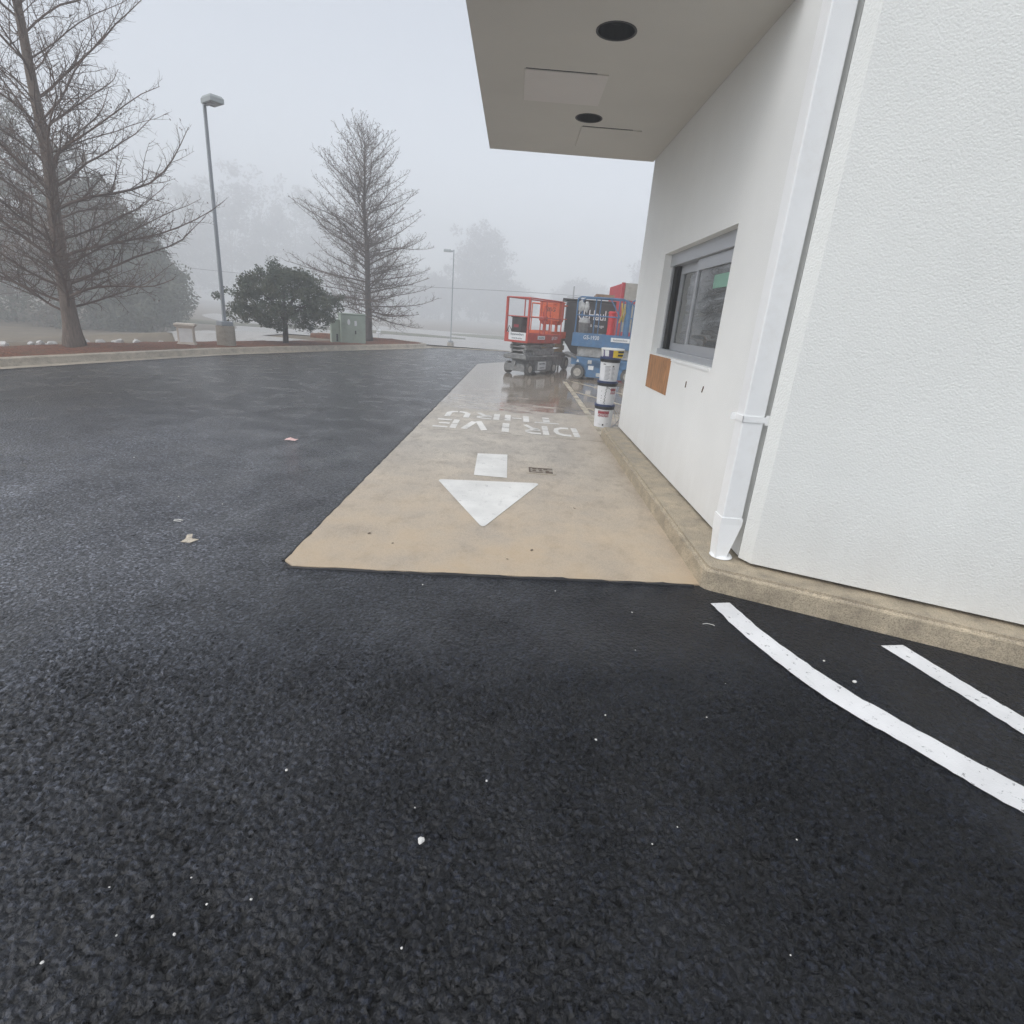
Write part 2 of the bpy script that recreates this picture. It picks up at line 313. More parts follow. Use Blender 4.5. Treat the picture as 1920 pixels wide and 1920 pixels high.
# ------------------------------------------------------------------ mesh builder
class MB:
    def __init__(s): s.v = []; s.f = []; s.mi = []
    def add(s, vs, fs, T=None, mi=0):
        o = len(s.v)
        s.v += [tuple(T @ Vector(v)) if T else tuple(v) for v in vs]
        s.f += [tuple(i + o for i in f) for f in fs]; s.mi += [mi] * len(fs)
    def box(s, x0, x1, y0, y1, z0, z1, T=None, mi=0, b=0):
        if b:
            bm = bmesh.new(); bmesh.ops.create_cube(bm, size=1)
            for v in bm.verts: v.co = Vector(((x0 + x1) / 2 + v.co.x * (x1 - x0), (y0 + y1) / 2 + v.co.y * (y1 - y0), (z0 + z1) / 2 + v.co.z * (z1 - z0)))
            bmesh.ops.bevel(bm, geom=bm.edges[:], offset=b, segments=2, affect='EDGES', profile=.5)
            bm.verts.index_update(); s.add([v.co[:] for v in bm.verts], [[v.index for v in f.verts] for f in bm.faces], T, mi); bm.free(); return
        vs = [(x, y, z) for z in (z0, z1) for y in (y0, y1) for x in (x0, x1)]
        s.add(vs, [(0, 2, 3, 1), (4, 5, 7, 6), (0, 1, 5, 4), (2, 6, 7, 3), (0, 4, 6, 2), (1, 3, 7, 5)], T, mi)
    def prism(s, poly, z0, z1, T=None, mi=0):
        n = len(poly); vs = [(x, y, z0) for x, y in poly] + [(x, y, z1) for x, y in poly]
        s.add(vs, [tuple(range(n - 1, -1, -1)), tuple(range(n, 2 * n))] + [(i, (i + 1) % n, n + (i + 1) % n, n + i) for i in range(n)], T, mi)
    def tube(s, pts, rad, sides=8, T=None, mi=0, cap=True):
        pts = [Vector(p) for p in pts]; n = len(pts)
        rr = rad if isinstance(rad, (list, tuple)) else [rad] * n
        vs = []; fs = []; prev = None
        for i, p in enumerate(pts):
            t = (pts[min(i + 1, n - 1)] - pts[max(i - 1, 0)])
            if t.length < 1e-9: t = Vector((0, 0, 1))
            t.normalize()
            if prev is None: a = t.orthogonal().normalized()
            else:
                a = prev - t * prev.dot(t)
                a = a.normalized() if a.length > 1e-6 else t.orthogonal().normalized()
            prev = a; b = t.cross(a)
            for k in range(sides):
                an = 2 * math.pi * k / sides; vs.append(p + (a * math.cos(an) + b * math.sin(an)) * rr[i])
        for i in range(n - 1):
            for k in range(sides):
                q = (k + 1) % sides; fs.append((i * sides + k, i * sides + q, (i + 1) * sides + q, (i + 1) * sides + k))
        if cap and sides > 3: fs += [tuple(range(sides - 1, -1, -1)), tuple(range((n - 1) * sides, n * sides))]
        s.add(vs, fs, T, mi)
    def bar(s, a, b, w, h, T=None, mi=0):
        """square-section bar from a to b"""
        a = Vector(a); b = Vector(b); t = (b - a).normalized(); up = Vector((0, 0, 1)) if abs(t.z) < .95 else Vector((0, 1, 0))
        x = t.cross(up).normalized() * w / 2; y = x.cross(t).normalized() * h / 2
        vs = [p + sx * x + sy * y for p in (a, b) for sx, sy in ((-1, -1), (1, -1), (1, 1), (-1, 1))]
        s.add(vs, [(0, 1, 2, 3), (7, 6, 5, 4), (0, 4, 5, 1), (1, 5, 6, 2), (2, 6, 7, 3), (3, 7, 4, 0)], T, mi)
    def lathe(s, prof, sides=32, T=None, mi=0):
        n = len(prof); vs = []; fs = []
        for r, z in prof:
            for k in range(sides): a = 2 * math.pi * k / sides; vs.append((r * math.cos(a), r * math.sin(a), z))
        for i in range(n - 1):
            for k in range(sides):
                q = (k + 1) % sides; fs.append((i * sides + k, i * sides + q, (i + 1) * sides + q, (i + 1) * sides + k))
        fs += [tuple(range(sides - 1, -1, -1)), tuple(range((n - 1) * sides, n * sides))]
        s.add(vs, fs, T, mi)
    def sheet(s, poly, z, T=None): s.add([(x, y, z) for x, y in poly], [tuple(range(len(poly)))], T)
    def build(s, name, m, parent=None, smooth=False, loc=None, fixn=True):
        me = bpy.data.meshes.new(name); me.from_pydata([tuple(v) for v in s.v], [], s.f)
        ms = m if isinstance(m, (list, tuple)) else [m]
        for x in ms: me.materials.append(x)
        if len(ms) > 1: me.polygons.foreach_set('material_index', s.mi)
        if fixn and len(s.f) < 60000:
            bm = bmesh.new(); bm.from_mesh(me); bmesh.ops.recalc_face_normals(bm, faces=bm.faces); bm.to_mesh(me); bm.free()
        if smooth:
            me.polygons.foreach_set('use_smooth', [True] * len(me.polygons))
            if smooth == 'auto':
                try: me.set_sharp_from_angle(angle=R(35))
                except Exception: pass
        me.update()
        o = bpy.data.objects.new(name, me); col.objects.link(o)
        if parent is not None: o.parent = parent
        if loc is not None: o.location = loc
        return o
def tag(o, label, cat, group=None):
    o['label'] = label; o['category'] = cat
    if group: o['group'] = group
    return o
def thing(name, label, cat, loc=(0, 0, 0), rz=0, group=None):
    o = bpy.data.objects.new(name, None); col.objects.link(o); o.location = loc; o.rotation_euler = (0, 0, rz); o.empty_display_size = .2
    return tag(o, label, cat, group)
def struct(o, kind='structure'): o['kind'] = kind; return o
def text_mesh(body, size, extr=.0015, align='CENTER', xs=1.0, shear=0.0):
    cu = bpy.data.curves.new('lettering', 'FONT'); cu.body = body; cu.size = size; cu.extrude = extr; cu.align_x = align; cu.align_y = 'CENTER'; cu.shear = shear
    cu.resolution_u = 3
    o = bpy.data.objects.new('lettering', cu); col.objects.link(o)
    dg = bpy.context.evaluated_depsgraph_get(); me = bpy.data.meshes.new_from_object(o.evaluated_get(dg))
    bpy.data.objects.remove(o)
    for v in me.vertices: v.co.x *= xs
    return me
def text(body, size, m, T, parent, name='lettering', bend=None, **k):
    """flat lettering placed by matrix T (text x -> right, y -> up, z -> out); bend = cylinder radius it wraps round"""
    me = text_mesh(body, size, **k)
    for v in me.vertices:
        if bend:
            a = v.co.x / bend; r = bend + v.co.z
            v.co = Vector((r * math.sin(a), v.co.y, r * math.cos(a) - bend))
        v.co = T @ v.co
    me.materials.clear(); me.materials.append(m)
    o = bpy.data.objects.new(name, me); col.objects.link(o)
    if parent is not None: o.parent = parent
    return o
def frame(o, right, up):
    r = Vector(right).normalized(); u = Vector(up).normalized(); z = r.cross(u)
    m = Matrix((r, u, z)).transposed().to_4x4(); m.translation = Vector(o); return m
def sstep(a, b, x): t = max(0, min(1, (x - a) / (b - a))); return t * t * (3 - 2 * t)

# ------------------------------------------------------------------ ground
KERB = [(-13.5, -8), (-12.6, -4), (-11.7, 0), (-10.6, 5), (-9.42, 10.0), (-8.75, 13.0), (-8.11, 15.6), (-7.05, 18.3), (-5.85, 21.0), (-4.9, 23.1), (-4.25, 24.5), (-3.95, 25.3), (-4.0, 26.1), (-4.5, 26.8), (-5.6, 27.5), (-7.4, 28.1), (-9.6, 28.4)]
def kx(y):
    P = KERB[:12]
    if y <= P[0][1]: return P[0][0]
    for (a, b), (c, e) in zip(P, P[1:]):
        if b <= y <= e: return a + (c - a) * (y - b) / (e - b)
    return -3.9
def gz(x, y):
    dl = (kx(y) - 2.9) - x if y < 25.5 else (-10.5 - x)
    df = y - 27.5
    drop = max(sstep(0, 20, dl), sstep(0, 16, df))
    return -.06 - 1.45 * drop + (.5 * sstep(25, 60, -x - 6) if x < -20 and y < 60 else 0)
XS = [-300, -240, -190, -150, -120, -100, -80, -66, -56, -48] + [-42 + 1.5 * i for i in range(57)] + [48, 56, 66, 80, 100, 120, 150, 190, 240, 300]
YS = [-60, -40, -24, -12] + [-8 + 1.5 * i for i in range(36)] + [48 + 3 * i for i in range(18)] + [105, 112, 125, 140, 165, 200, 250, 300]
def grid_sheet(name, m, keep, dz):
    b = MB(); idx = {}
    for j in range(len(YS) - 1):
        for i in range(len(XS) - 1):
            if not keep((XS[i] + XS[i + 1]) / 2, (YS[j] + YS[j + 1]) / 2): continue
            q = []
            for a, c in ((i, j), (i + 1, j), (i + 1, j + 1), (i, j + 1)):
                if (a, c) not in idx: idx[(a, c)] = len(b.v); b.v.append((XS[a], YS[c], gz(XS[a], YS[c]) + dz))
                q.append(idx[(a, c)])
            b.f.append(tuple(q)); b.mi.append(0)
    return struct(b.build(name, m, smooth=True))
grid_sheet('ground', M['soil'], lambda x, y: True, 0)
def lot_sheet():
    b = MB(); ysl = [20 + .8 * i for i in range(30)] + [45 + 3 * i for i in range(18)]; nx = 40
    for y in ysl:
        x0 = -11.0 - .50 * (y - 20) - 2.2 * math.sin((y - 20) * .12)
        x1 = (kx(y) - 3.3 - .12 * (y - 20)) if y < 25 else (-11.2 if y < 29 else min(70, -11.2 + (y - 29) * 40))
        x1 = max(x1, x0 + .2)
        for k in range(nx + 1): x = x0 + (x1 - x0) * k / nx; b.v.append((x, y, gz(x, y) + .035))
    for i in range(len(ysl) - 1):
        for k in range(nx): b.f.append((i * (nx + 1) + k, i * (nx + 1) + k + 1, (i + 1) * (nx + 1) + k + 1, (i + 1) * (nx + 1) + k)); b.mi.append(0)
    return struct(b.build('far_parking_lot', M['lot'], smooth=True))
lot_sheet()
def island(cx, cy, rx, ry, rot, label=None):
    b = MB(); n = 28; ca, sa = math.cos(rot), math.sin(rot)
    ring = lambda k: [(cx + ca * rx * k * math.cos(t) - sa * ry * k * math.sin(t), cy + sa * rx * k * math.cos(t) + ca * ry * k * math.sin(t)) for t in [2 * math.pi * i / n for i in range(n)]]
    zs = gz(cx, cy)
    b.add([(x, y, zs - .1) for x, y in ring(1)] + [(x, y, zs + .17) for x, y in ring(.99)] + [(x, y, zs + .30) for x, y in ring(.6)] + [(cx, cy, zs + .36)],
          [(i, (i + 1) % n, n + (i + 1) % n, n + i) for i in range(n)] + [(n + i, n + (i + 1) % n, 2 * n + (i + 1) % n, 2 * n + i) for i in range(n)] + [(2 * n + i, 2 * n + (i + 1) % n, 3 * n) for i in range(n)])
    return struct(b.build('planting_island', M['island'], smooth=True))
island(-.5, 84, 9, 4.5, .1); island(-20, 43.5, 8, .9, .9); island(-34, 62, 10, 1.6, .3); island(-18, 70, 12, 1.2, .1)

# asphalt: one sheet bounded by the left kerb and the far edge; the part underfoot has its stones and pits modelled
b = MB(); RX0, RX1, RY0, RY1, RS = -2.1, 1.9, .55, 2.5, .006
ys = [-20, -12, -8, -4, RY0]
for i, y in enumerate(ys): b.v += [(kx(y) - .05, y, 0), (26, y, 0)]
b.f = [(2 * i, 2 * i + 1, 2 * i + 3, 2 * i + 2) for i in range(len(ys) - 1)]
o = len(b.v); b.v += [(kx(RY0) - .05, RY0, 0), (RX0, RY0, 0), (RX0, RY1, 0), (kx(RY1) - .05, RY1, 0), (RX1, RY0, 0), (26, RY0, 0), (26, RY1, 0), (RX1, RY1, 0)]
b.f += [(o, o + 1, o + 2, o + 3), (o + 4, o + 5, o + 6, o + 7)]
o = len(b.v); ys = [RY1, 3, 6, 9, 12, 15, 18, 20, 22, 23.5, 24.6, 25.2]
for i, y in enumerate(ys): b.v += [(kx(y) - .05, y, 0), (26, y, 0)]
b.f += [(o + 2 * i, o + 2 * i + 1, o + 2 * i + 3, o + 2 * i + 2) for i in range(len(ys) - 1)]
b.v += [(-3.0, 26.0, 0), (-1.0, 26.9, 0), (2, 28.2, 0), (26, 28.6, 0)]; k = len(b.v) - 4
b.f.append((k - 2, k - 1, k + 3, k + 2, k + 1, k))
nx_, ny_ = int(round((RX1 - RX0) / RS)), int(round((RY1 - RY0) / RS)); o = len(b.v); nz = noise.noise; vor = noise.voronoi
for j in range(ny_ + 1):
    y = RY0 + (RY1 - RY0) * j / ny_; ey = min(1, (RY1 - y) / .5, (y - RY0) / .05)
    for i in range(nx_ + 1):
        x = RX0 + (RX1 - RX0) * i / nx_; e = max(0, min(1, ey, (x - RX0) / .25, (RX1 - x) / .25))
        z = 0
        if e > 0:
            wx2 = .012 * nz((x * 22, y * 22, 4)); wy2 = .012 * nz((x * 22, y * 22, 9))
            dd = vor((x * 54 + wx2 * 54, y * 54 + wy2 * 54, 0))[0]
            open_ = .5 + .35 * nz((x * 1.6, y * 1.6, 2)); pit = sstep(.10, .40, nz((x * 30, y * 30, 6)) * .8 + nz((x * 62, y * 62, 1)) * .35 + .30 * open_ - .14)
            z = e * (-.0095 * (dd[0] * 1.2) - .0060 * sstep(.30, .0, dd[1] - dd[0]) * (.35 + .65 * open_) - .0100 * pit * open_ + .0012 * nz((x * 90, y * 90, 0)) + .0006)
        b.v.append((x, y, z))
for j in range(ny_):
    for i in range(nx_): q = o + j * (nx_ + 1) + i; b.f.append((q, q + 1, q + nx_ + 2, q + nx_ + 1))
b.mi = [0] * len(b.f)
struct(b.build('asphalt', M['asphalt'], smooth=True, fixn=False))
# pale concrete gutter lip along the far edge of the asphalt
b = MB(); b.prism([(-3.9, 25.3), (-3.0, 26.0), (-1, 26.9), (2, 28.2), (26, 28.6), (26, 29.0), (1.9, 28.6), (-1.2, 27.3), (-3.3, 26.35)], -.2, .012); struct(b.build('gutter', M['kerb']))

# left kerb with its gutter, swept along the bed
def sweep(path, prof):
    b = MB(); n = len(prof)
    for i, p in enumerate(path):
        a = Vector(path[max(i - 1, 0)]); c = Vector(path[min(i + 1, len(path) - 1)]); t = (c - a).normalized(); nx = Vector((-t.y, t.x))
        for u, z in prof: b.v.append((p[0] + nx.x * u, p[1] + nx.y * u, z))
    for i in range(len(path) - 1):
        for k in range(n - 1): b.f.append((i * n + k, (i + 1) * n + k, (i + 1) * n + k + 1, i * n + k + 1)); b.mi.append(0)
    return b
def densify(path, step=.5):
    out = []
    for (a, c), (e, f) in zip(path, path[1:]):
        L = math.hypot(e - a, f - c); k = max(1, int(L / step)); out += [(a + (e - a) * i / k, c + (f - c) * i / k) for i in range(k)]
    return out + [path[-1]]
kp = densify(KERB)
struct(sweep(kp, [(-.28, .005), (-.02, .010), (.0, .03), (.035, .135), (.06, .15), (.19, .155), (.20, .14), (.20, -.1)]).build('kerb', M['kerb'], smooth='auto'))
# mulch bed behind it: bumpy strip that falls away at the back
b = MB(); W = 15
for i, p in enumerate(kp):
    a = Vector(kp[max(i - 1, 0)]); c = Vector(kp[min(i + 1, len(kp) - 1)]); t = (c - a).normalized(); nx = Vector((-t.y, t.x))
    lim = 3.0 if p[1] < 22 and i < len(kp) - 14 else max(.9, 3.0 - (p[1] - 22) * .45)
    for k in range(W):
        u = .195 + lim * k / (W - 1); x, y = p[0] + nx.x * u, p[1] + nx.y * u; e = k / (W - 1)
        z = .125 + .03 * math.sin(min(1, e * 1.5) * math.pi) + .07 * noise.noise((x * 1.7, y * 1.7, 0)) * min(1, e * 5) + .03 * noise.noise((x * 7, y * 7, 3)) * min(1, e * 8)
        b.v.append((x, y, z - .45 * sstep(.75, 1, e)))
for i in range(len(kp) - 1):
    for k in range(W - 1): b.f.append((i * W + k, (i + 1) * W + k, (i + 1) * W + k + 1, i * W + k + 1)); b.mi.append(0)
struct(b.build('mulch_bed', M['mulch'], smooth=True))

# concrete drive lane: panels with sawn joints, ragged where the sealcoat laps over
def ragged(pts, amp=.009, step=.05, seed=0):
    out = []
    for (p, q, rag) in pts:
        p = Vector(p); q = Vector(q); L = (q - p).length; k = max(1, int(L / step)) if rag else 1
        nn = Vector((-(q - p).y, (q - p).x)).normalized()
        for i in range(k): x = p + (q - p) * i / k; out.append(tuple(x + nn * (noise.noise((x.x * 6, x.y * 6, seed)) * amp + noise.noise((x.x * 25, x.y * 25, seed + 5)) * amp * .5) * (0 if i == 0 else 1) if rag else x))
    return out
b = MB()
SX = lambda y: -1.335 + (y - 3.1) * .0085
P1 = ragged([((-1.27, 3.10), (1.31, 3.245), True), ((1.31, 3.245), (1.33, 7.60), False), ((1.33, 7.60), (SX(7.6), 7.60), False), ((SX(7.6), 7.6), (-1.345, 3.17), True), ((-1.345, 3.17), (-1.27, 3.10), False)])
b.prism(P1, -.06, .010)
P2 = ragged([((SX(7.612), 7.612), (1.33, 7.612), False), ((1.33, 7.612), (1.33, 8.1), False), ((1.33, 8.1), (8.5, 8.1), False), ((8.5, 8.1), (8.5, 12.0), False), ((8.5, 12.0), (SX(12), 12.0), False), ((SX(12), 12.0), (SX(7.612), 7.612), True)])
b.prism(P2, -.06, .010)
P3 = ragged([((SX(12), 12.012), (8.5, 12.012), False), ((8.5, 12.012), (8.5, 16.0), False), ((8.5, 16.0), (SX(16), 16.0), False), ((SX(16), 16.0), (SX(12), 12.012), True)])
b.prism(P3, -.06, .010)
P4 = ragged([((SX(16), 16.012), (8.5, 16.012), False), ((8.5, 16.012), (8.5, 20.6), False), ((8.5, 20.6), (-.3, 20.6), False), ((-.3, 20.6), (-1.20, 18.9), False), ((-1.2, 18.9), (SX(16), 16.012), True)])
b.prism(P4, -.06, .010)
struct(b.build('drive_lane', M['slab']))
# black sealcoat lapped up against the open edges of the slab
b = MB()
for A, B_, nv in (((-1.30, 3.095), (1.31, 3.245), Vector((.056, -1))), ((SX(18.9), 18.9), (-1.345, 3.12), Vector((-1, 0)))):
    pts = []; rr = []
    for x in ragged([(A, B_, True)]):
        x = Vector(x); k = noise.noise((x.x * 9, x.y * 9, 7)); pts.append((x.x + nv.x * .010, x.y + nv.y * .010, -.002)); rr.append(.014 + .012 * k)
    b.tube(pts, rr, 7)
struct(b.build('edge_sealant', M['black']))
# kerb round the foot of the building
near = Vector((.909, -.4168))
kq = [(1.335, 7.98), (1.315, 5.6), (1.30, 3.30), (1.303, 3.235), (1.32, 3.20), (1.36, 3.175)]
q1 = Vector((1.36, 3.175)) + near * 7
inner = [tuple(q1 + Vector((.42, .9)) * .5), (1.9, 3.45), (1.9, 7.98)]
b = MB(); b.prism(kq + [tuple(q1)] + inner, -.05, .15)
o = b.build('building_kerb', M['kerb_wall']); struct(o)
bm = bmesh.new(); bm.from_mesh(o.data)
eds = [e for e in bm.edges if all(v.co.z > .1 for v in e.verts) and all(v.co.x < 1.345 or (v.co - Vector((1.36, 3.175, .15))).length < .05 or (v.co - Vector((q1.x, q1.y, .15))).length < .05 for v in e.verts)]
bmesh.ops.bevel(bm, geom=eds, offset=.028, segments=3, affect='EDGES')
bmesh.ops.subdivide_edges(bm, edges=[e for e in bm.edges if e.calc_length() > 1.2], cuts=20, use_grid_fill=True)
bm.to_mesh(o.data); bm.free()

# ------------------------------------------------------------------ painted markings
def marking(name, polys, m, z, label, cat='road marking', group=None, subs=None):
    b = MB()
    for p in polys: b.sheet(p, z)
    o = b.build(name, m, fixn=False)
    for p in o.data.polygons:
        if p.normal.z < 0: p.flip()
    return tag(o, label, cat, group)
def rnd_poly(pts, r, k=5):
    out = []; n = len(pts)
    for i in range(n):
        p = Vector(pts[i]); a = (Vector(pts[i - 1]) - p).normalized(); c = (Vector(pts[(i + 1) % n]) - p).normalized()
        for j in range(k + 1):
            t = j / k; s = p + a * r; e = p + c * r; out.append(tuple((1 - t) ** 2 * s + 2 * t * (1 - t) * p + t * t * e))
    return out
marking('arrow_marking', [rnd_poly([(-.665, 5.19), (.345, 5.30), (-.15, 3.96)], .075), [(-.325, 5.425), (.012, 5.405), (.0, 6.415), (-.35, 6.37)]], M['lane_paint'], .014, 'white painted arrow on the concrete lane, pointing toward the viewer')
def strip(path, wd):
    out = []; L = []; Rr = []
    for i, p in enumerate(path):
        a = Vector(path[max(i - 1, 0)]); c = Vector(path[min(i + 1, len(path) - 1)]); t = (c - a).normalized(); nx = Vector((-t.y, t.x)) * wd / 2
        L.append(tuple(Vector(p) + nx)); Rr.append(tuple(Vector(p) - nx))
    return L, Rr
def quads(path, wd):
    L, Rr = strip(path, wd); return [[L[i], L[i + 1], Rr[i + 1], Rr[i]] for i in range(len(path) - 1)]
def rect(a, b_, c, d_): return [[(a, c), (b_, c), (b_, d_), (a, d_)]]
GL = {
 'D': rect(0, .24, 0, .47) + rect(0, .24, .51, 1) + quads([(.34, .9), (.62, .89), (.84, .76), (.9, .5), (.84, .24), (.62, .11), (.34, .10)], .2),
 'R': rect(0, .24, 0, .47) + rect(0, .24, .51, 1) + quads([(.32, .91), (.66, .9), (.86, .80), (.86, .66), (.66, .56), (.32, .54)], .17) + quads([(.40, .46), (.66, .38), (.92, .0)], .19),
 'I': rect(.36, .64, 0, .47) + rect(.36, .64, .52, 1),
 'V': quads([(.10, 1), (.44, 0)], .25) + quads([(.90, 1), (.60, 0.1)], .25),
 'E': rect(0, .24, 0, .47) + rect(0, .24, .52, 1) + rect(.32, .9, .84, 1) + rect(.32, .75, .42, .58) + rect(.32, .9, 0, .16),
 'T': rect(0, 1, .84, 1) + rect(.36, .64, 0, .36) + rect(.36, .64, .41, .77),
 'H': rect(0, .24, 0, 1) + rect(.76, 1, 0, 1) + rect(.30, .70, .43, .57),
 'U': quads([(.12, 1), (.12, .3), (.3, .1), (.5, .08)], .23) + quads([(.88, 1), (.88, .3), (.72, .12), (.56, .08)], .23),
}
def word(s_, x1, y1, lw, gap, h, name, label):
    t = thing(name, label, 'road marking', (x1, y1, .014))
    for i, ch in enumerate(s_):                     # read by drivers coming toward the viewer, so turned round
        b = MB(); ox = -i * (lw + gap)
        for p in GL[ch]: b.sheet([(ox - u * lw, -v * h) for u, v in p], 0)
        o = b.build('letter', M['word_paint'], t, fixn=False)
        for p in o.data.polygons:
            if p.normal.z < 0: p.flip()
word('DRIVE', 1.02, 8.45, .37, .075, .68, 'lettering_marking', 'faded white stencilled word DRIVE on the concrete lane, upside down')
word('THRU', .78, 9.22, .39, .085, .54, 'lettering_marking', 'faded white stencilled word THRU on wet concrete beyond the word DRIVE')
marking('lane_line', quads(densify([(1.39, 7.72), (1.385, 9.5), (1.40, 12), (1.40, 15.3)], 1), .11), M['yellow_paint'], .014, 'long cream painted lane line running from kerb end toward the scissor lifts')
G_H = 'cream hatch lines beside the lane line'
for pts, lb in (([(1.46, 15.75), (2.1, 14.45), (2.66, 13.3), (3.6, 11.4)], 'farthest cream hatch line from the kerb, just before the blue lift'),
            ([(1.47, 13.15), (1.82, 12.42), (2.29, 11.45), (3.2, 9.6)], 'middle cream hatch line on wet concrete behind the bucket stack'),
            ([(1.47, 10.7), (1.83, 9.92), (2.4, 8.75)], 'nearest cream hatch line, meeting the lane line just behind the buckets')):
    marking('hatch_line', quads(pts, .10), M['yellow_paint'], .014, lb, group=G_H)
def stripe(left, right, label):
    polys = []
    def dens(P):
        out = []
        for i in range(len(P) - 1):
            p0 = Vector(P[max(i - 1, 0)]); p1 = Vector(P[i]); p2 = Vector(P[i + 1]); p3 = Vector(P[min(i + 2, len(P) - 1)])
            for k in range(10):
                t = k / 10; out.append(.5 * ((2 * p1) + (p2 - p0) * t + (2 * p0 - 5 * p1 + 4 * p2 - p3) * t * t + (3 * p1 - p0 - 3 * p2 + p3) * t ** 3))
        return out + [Vector(P[-1])]
    L, Rr = dens(left), dens(right)
    j = lambda v, s: (v.x + .010 * noise.noise((v.x * 30, v.y * 30, s)), v.y + .010 * noise.noise((v.x * 30, v.y * 30, s + 4)))
    for i in range(len(L) - 1): polys.append([j(L[i], 1), j(Rr[i], 2), j(Rr[i + 1], 2), j(L[i + 1], 1)])
    return marking('stripe_marking', polys, M['stripe_paint'], .004, label, group='fresh white stripes by the building kerb')
stripe([(1.295, 3.0), (1.36, 2.67), (1.53, 2.18), (1.755, 1.83), (1.94, 1.55), (2.25, 1.15), (2.7, .7)], [(1.42, 3.03), (1.515, 2.63), (1.685, 2.22), (1.89, 1.90), (2.06, 1.67), (2.38, 1.25), (2.8, .82)], 'long curved fresh white stripe on black asphalt, starting near the kerb corner')
stripe([(2.12, 2.64), (2.24, 2.26), (2.33, 1.98), (2.5, 1.4)], [(2.255, 2.66), (2.37, 2.28), (2.45, 2.05), (2.62, 1.5)], 'shorter fresh white stripe on black asphalt, nearer the building wall')

# ------------------------------------------------------------------ building
bl = thing('commercial_building', 'white stucco building with drive-up window under a flat canopy', 'building', (1.58, 5.6, 0))
OFF = Vector((-1.58, -5.6, 0)); TB = Matrix.Translation(OFF)
X0, WY0, WY1, WZ0, WZ1, TOP = 1.58, 4.58, 6.73, 1.275, 2.325, 5.4
b = MB(); yy = [3.40, WY0, WY1, 8.03]; zz = [.165, WZ0, WZ1, TOP]
g = {}
for i, y in enumerate(yy):
    for k, z in enumerate(zz): g[(i, k)] = len(b.v); b.v.append((X0, y, z))
for i in range(3):
    for k in range(3):
        if (i, k) != (1, 1): b.f.append((g[(i, k)], g[(i, k + 1)], g[(i + 1, k + 1)], g[(i + 1, k)])); b.mi.append(0)
o4 = len(b.v); b.v += [(1.90, WY0, WZ0), (1.90, WY1, WZ0), (1.90, WY1, WZ1), (1.90, WY0, WZ1)]
c4 = [g[(1, 1)], g[(2, 1)], g[(2, 2)], g[(1, 2)]]
for i in range(4): b.f.append((c4[i], c4[(i + 1) % 4], o4 + (i + 1) % 4, o4 + i)); b.mi.append(0)
# back of the building and its roof
b.v += [(1.58, 8.03, .165), (11, 8.03, .165), (11, 8.03, TOP), (1.58, 8.03, TOP)]; k = len(b.v); b.f.append((k - 4, k - 3, k - 2, k - 1)); b.mi.append(0)
b.v += [(11, 8.03, .165), (11, -.9, .165), (11, -.9, TOP), (11, 8.03, TOP)]; k = len(b.v); b.f.append((k - 4, k - 3, k - 2, k - 1)); b.mi.append(0)
b.v = [tuple(TB @ Vector(v)) for v in b.v]
wall1 = b.build('wall', M['stucco_fine'], bl, fixn=False)
C = Vector((1.562, 3.285)); E2 = C + near * 10.2
b = MB()
C2 = C + near * .050
poly = [(1.590, 3.42), (1.562, 3.352), tuple(C2), tuple(E2), (11, 3.42)]
b.prism(poly, .172, TOP, TB)
wall2 = b.build('wall', M['stucco'], bl)
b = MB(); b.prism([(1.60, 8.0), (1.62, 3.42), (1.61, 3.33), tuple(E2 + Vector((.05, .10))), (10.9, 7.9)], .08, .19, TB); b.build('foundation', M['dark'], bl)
b = MB(); b.prism([(1.58, 8.03), (1.58, 3.40), (11, 3.40), (11, 8.03)], TOP, TOP + .08, TB); b.build('roof', M['cream'], bl)
# canopy
b = MB(); b.box(-.5, 1.579, 4.12, 8.12, 3.53, 4.15, TB); can = b.build('canopy', M['soffit'], bl)
HL = [(.56, 4.89, .135), (.585, 6.72, .128)]
# real openings for the can lights
bm = bmesh.new(); bm.from_mesh(can.data)
bot = min(bm.faces, key=lambda f: f.calc_center_median().z); zb = bot.calc_center_median().z
bmesh.ops.delete(bm, geom=[bot], context='FACES_ONLY')
xs = [-.5, .56 - .3, .56 + .3, 1.579]; ysx = [4.12, 4.6, 5.2, 6.42, 7.02, 8.12]
def V(x, y): return bm.verts.new((x + OFF.x, y + OFF.y, zb))
gv = {(i, j): V(x, y) for i, x in enumerate(xs) for j, y in enumerate(ysx)}
for i in range(3):
    for j in range(5):
        cell = [gv[(i, j)], gv[(i, j + 1)], gv[(i + 1, j + 1)], gv[(i + 1, j)]]
        if i == 1 and j in (1, 3):
            hx, hy, hr = HL[0 if j == 1 else 1]; n = 32; ring = [V(hx + hr * math.cos(2 * math.pi * k / n), hy + hr * math.sin(2 * math.pi * k / n)) for k in range(n)]
            cs = {0: gv[(2, j + 1)], 1: gv[(1, j + 1)], 2: gv[(1, j)], 3: gv[(2, j)]}
            for q in range(4):
                seg = [ring[(q * 8 + t) % n] for t in range(9)]
                bm.faces.new([cs[q]] + seg[::-1])
                bm.faces.new([cs[q], seg[-1], cs[(q + 1) % 4]]) if True else None
        else: bm.faces.new(cell)
bmesh.ops.recalc_face_normals(bm, faces=bm.faces)
for f in bm.faces:
    if abs(f.calc_center_median().z - zb) < 1e-4 and f.normal.z > 0: f.normal_flip()
bm.to_mesh(can.data); bm.free()
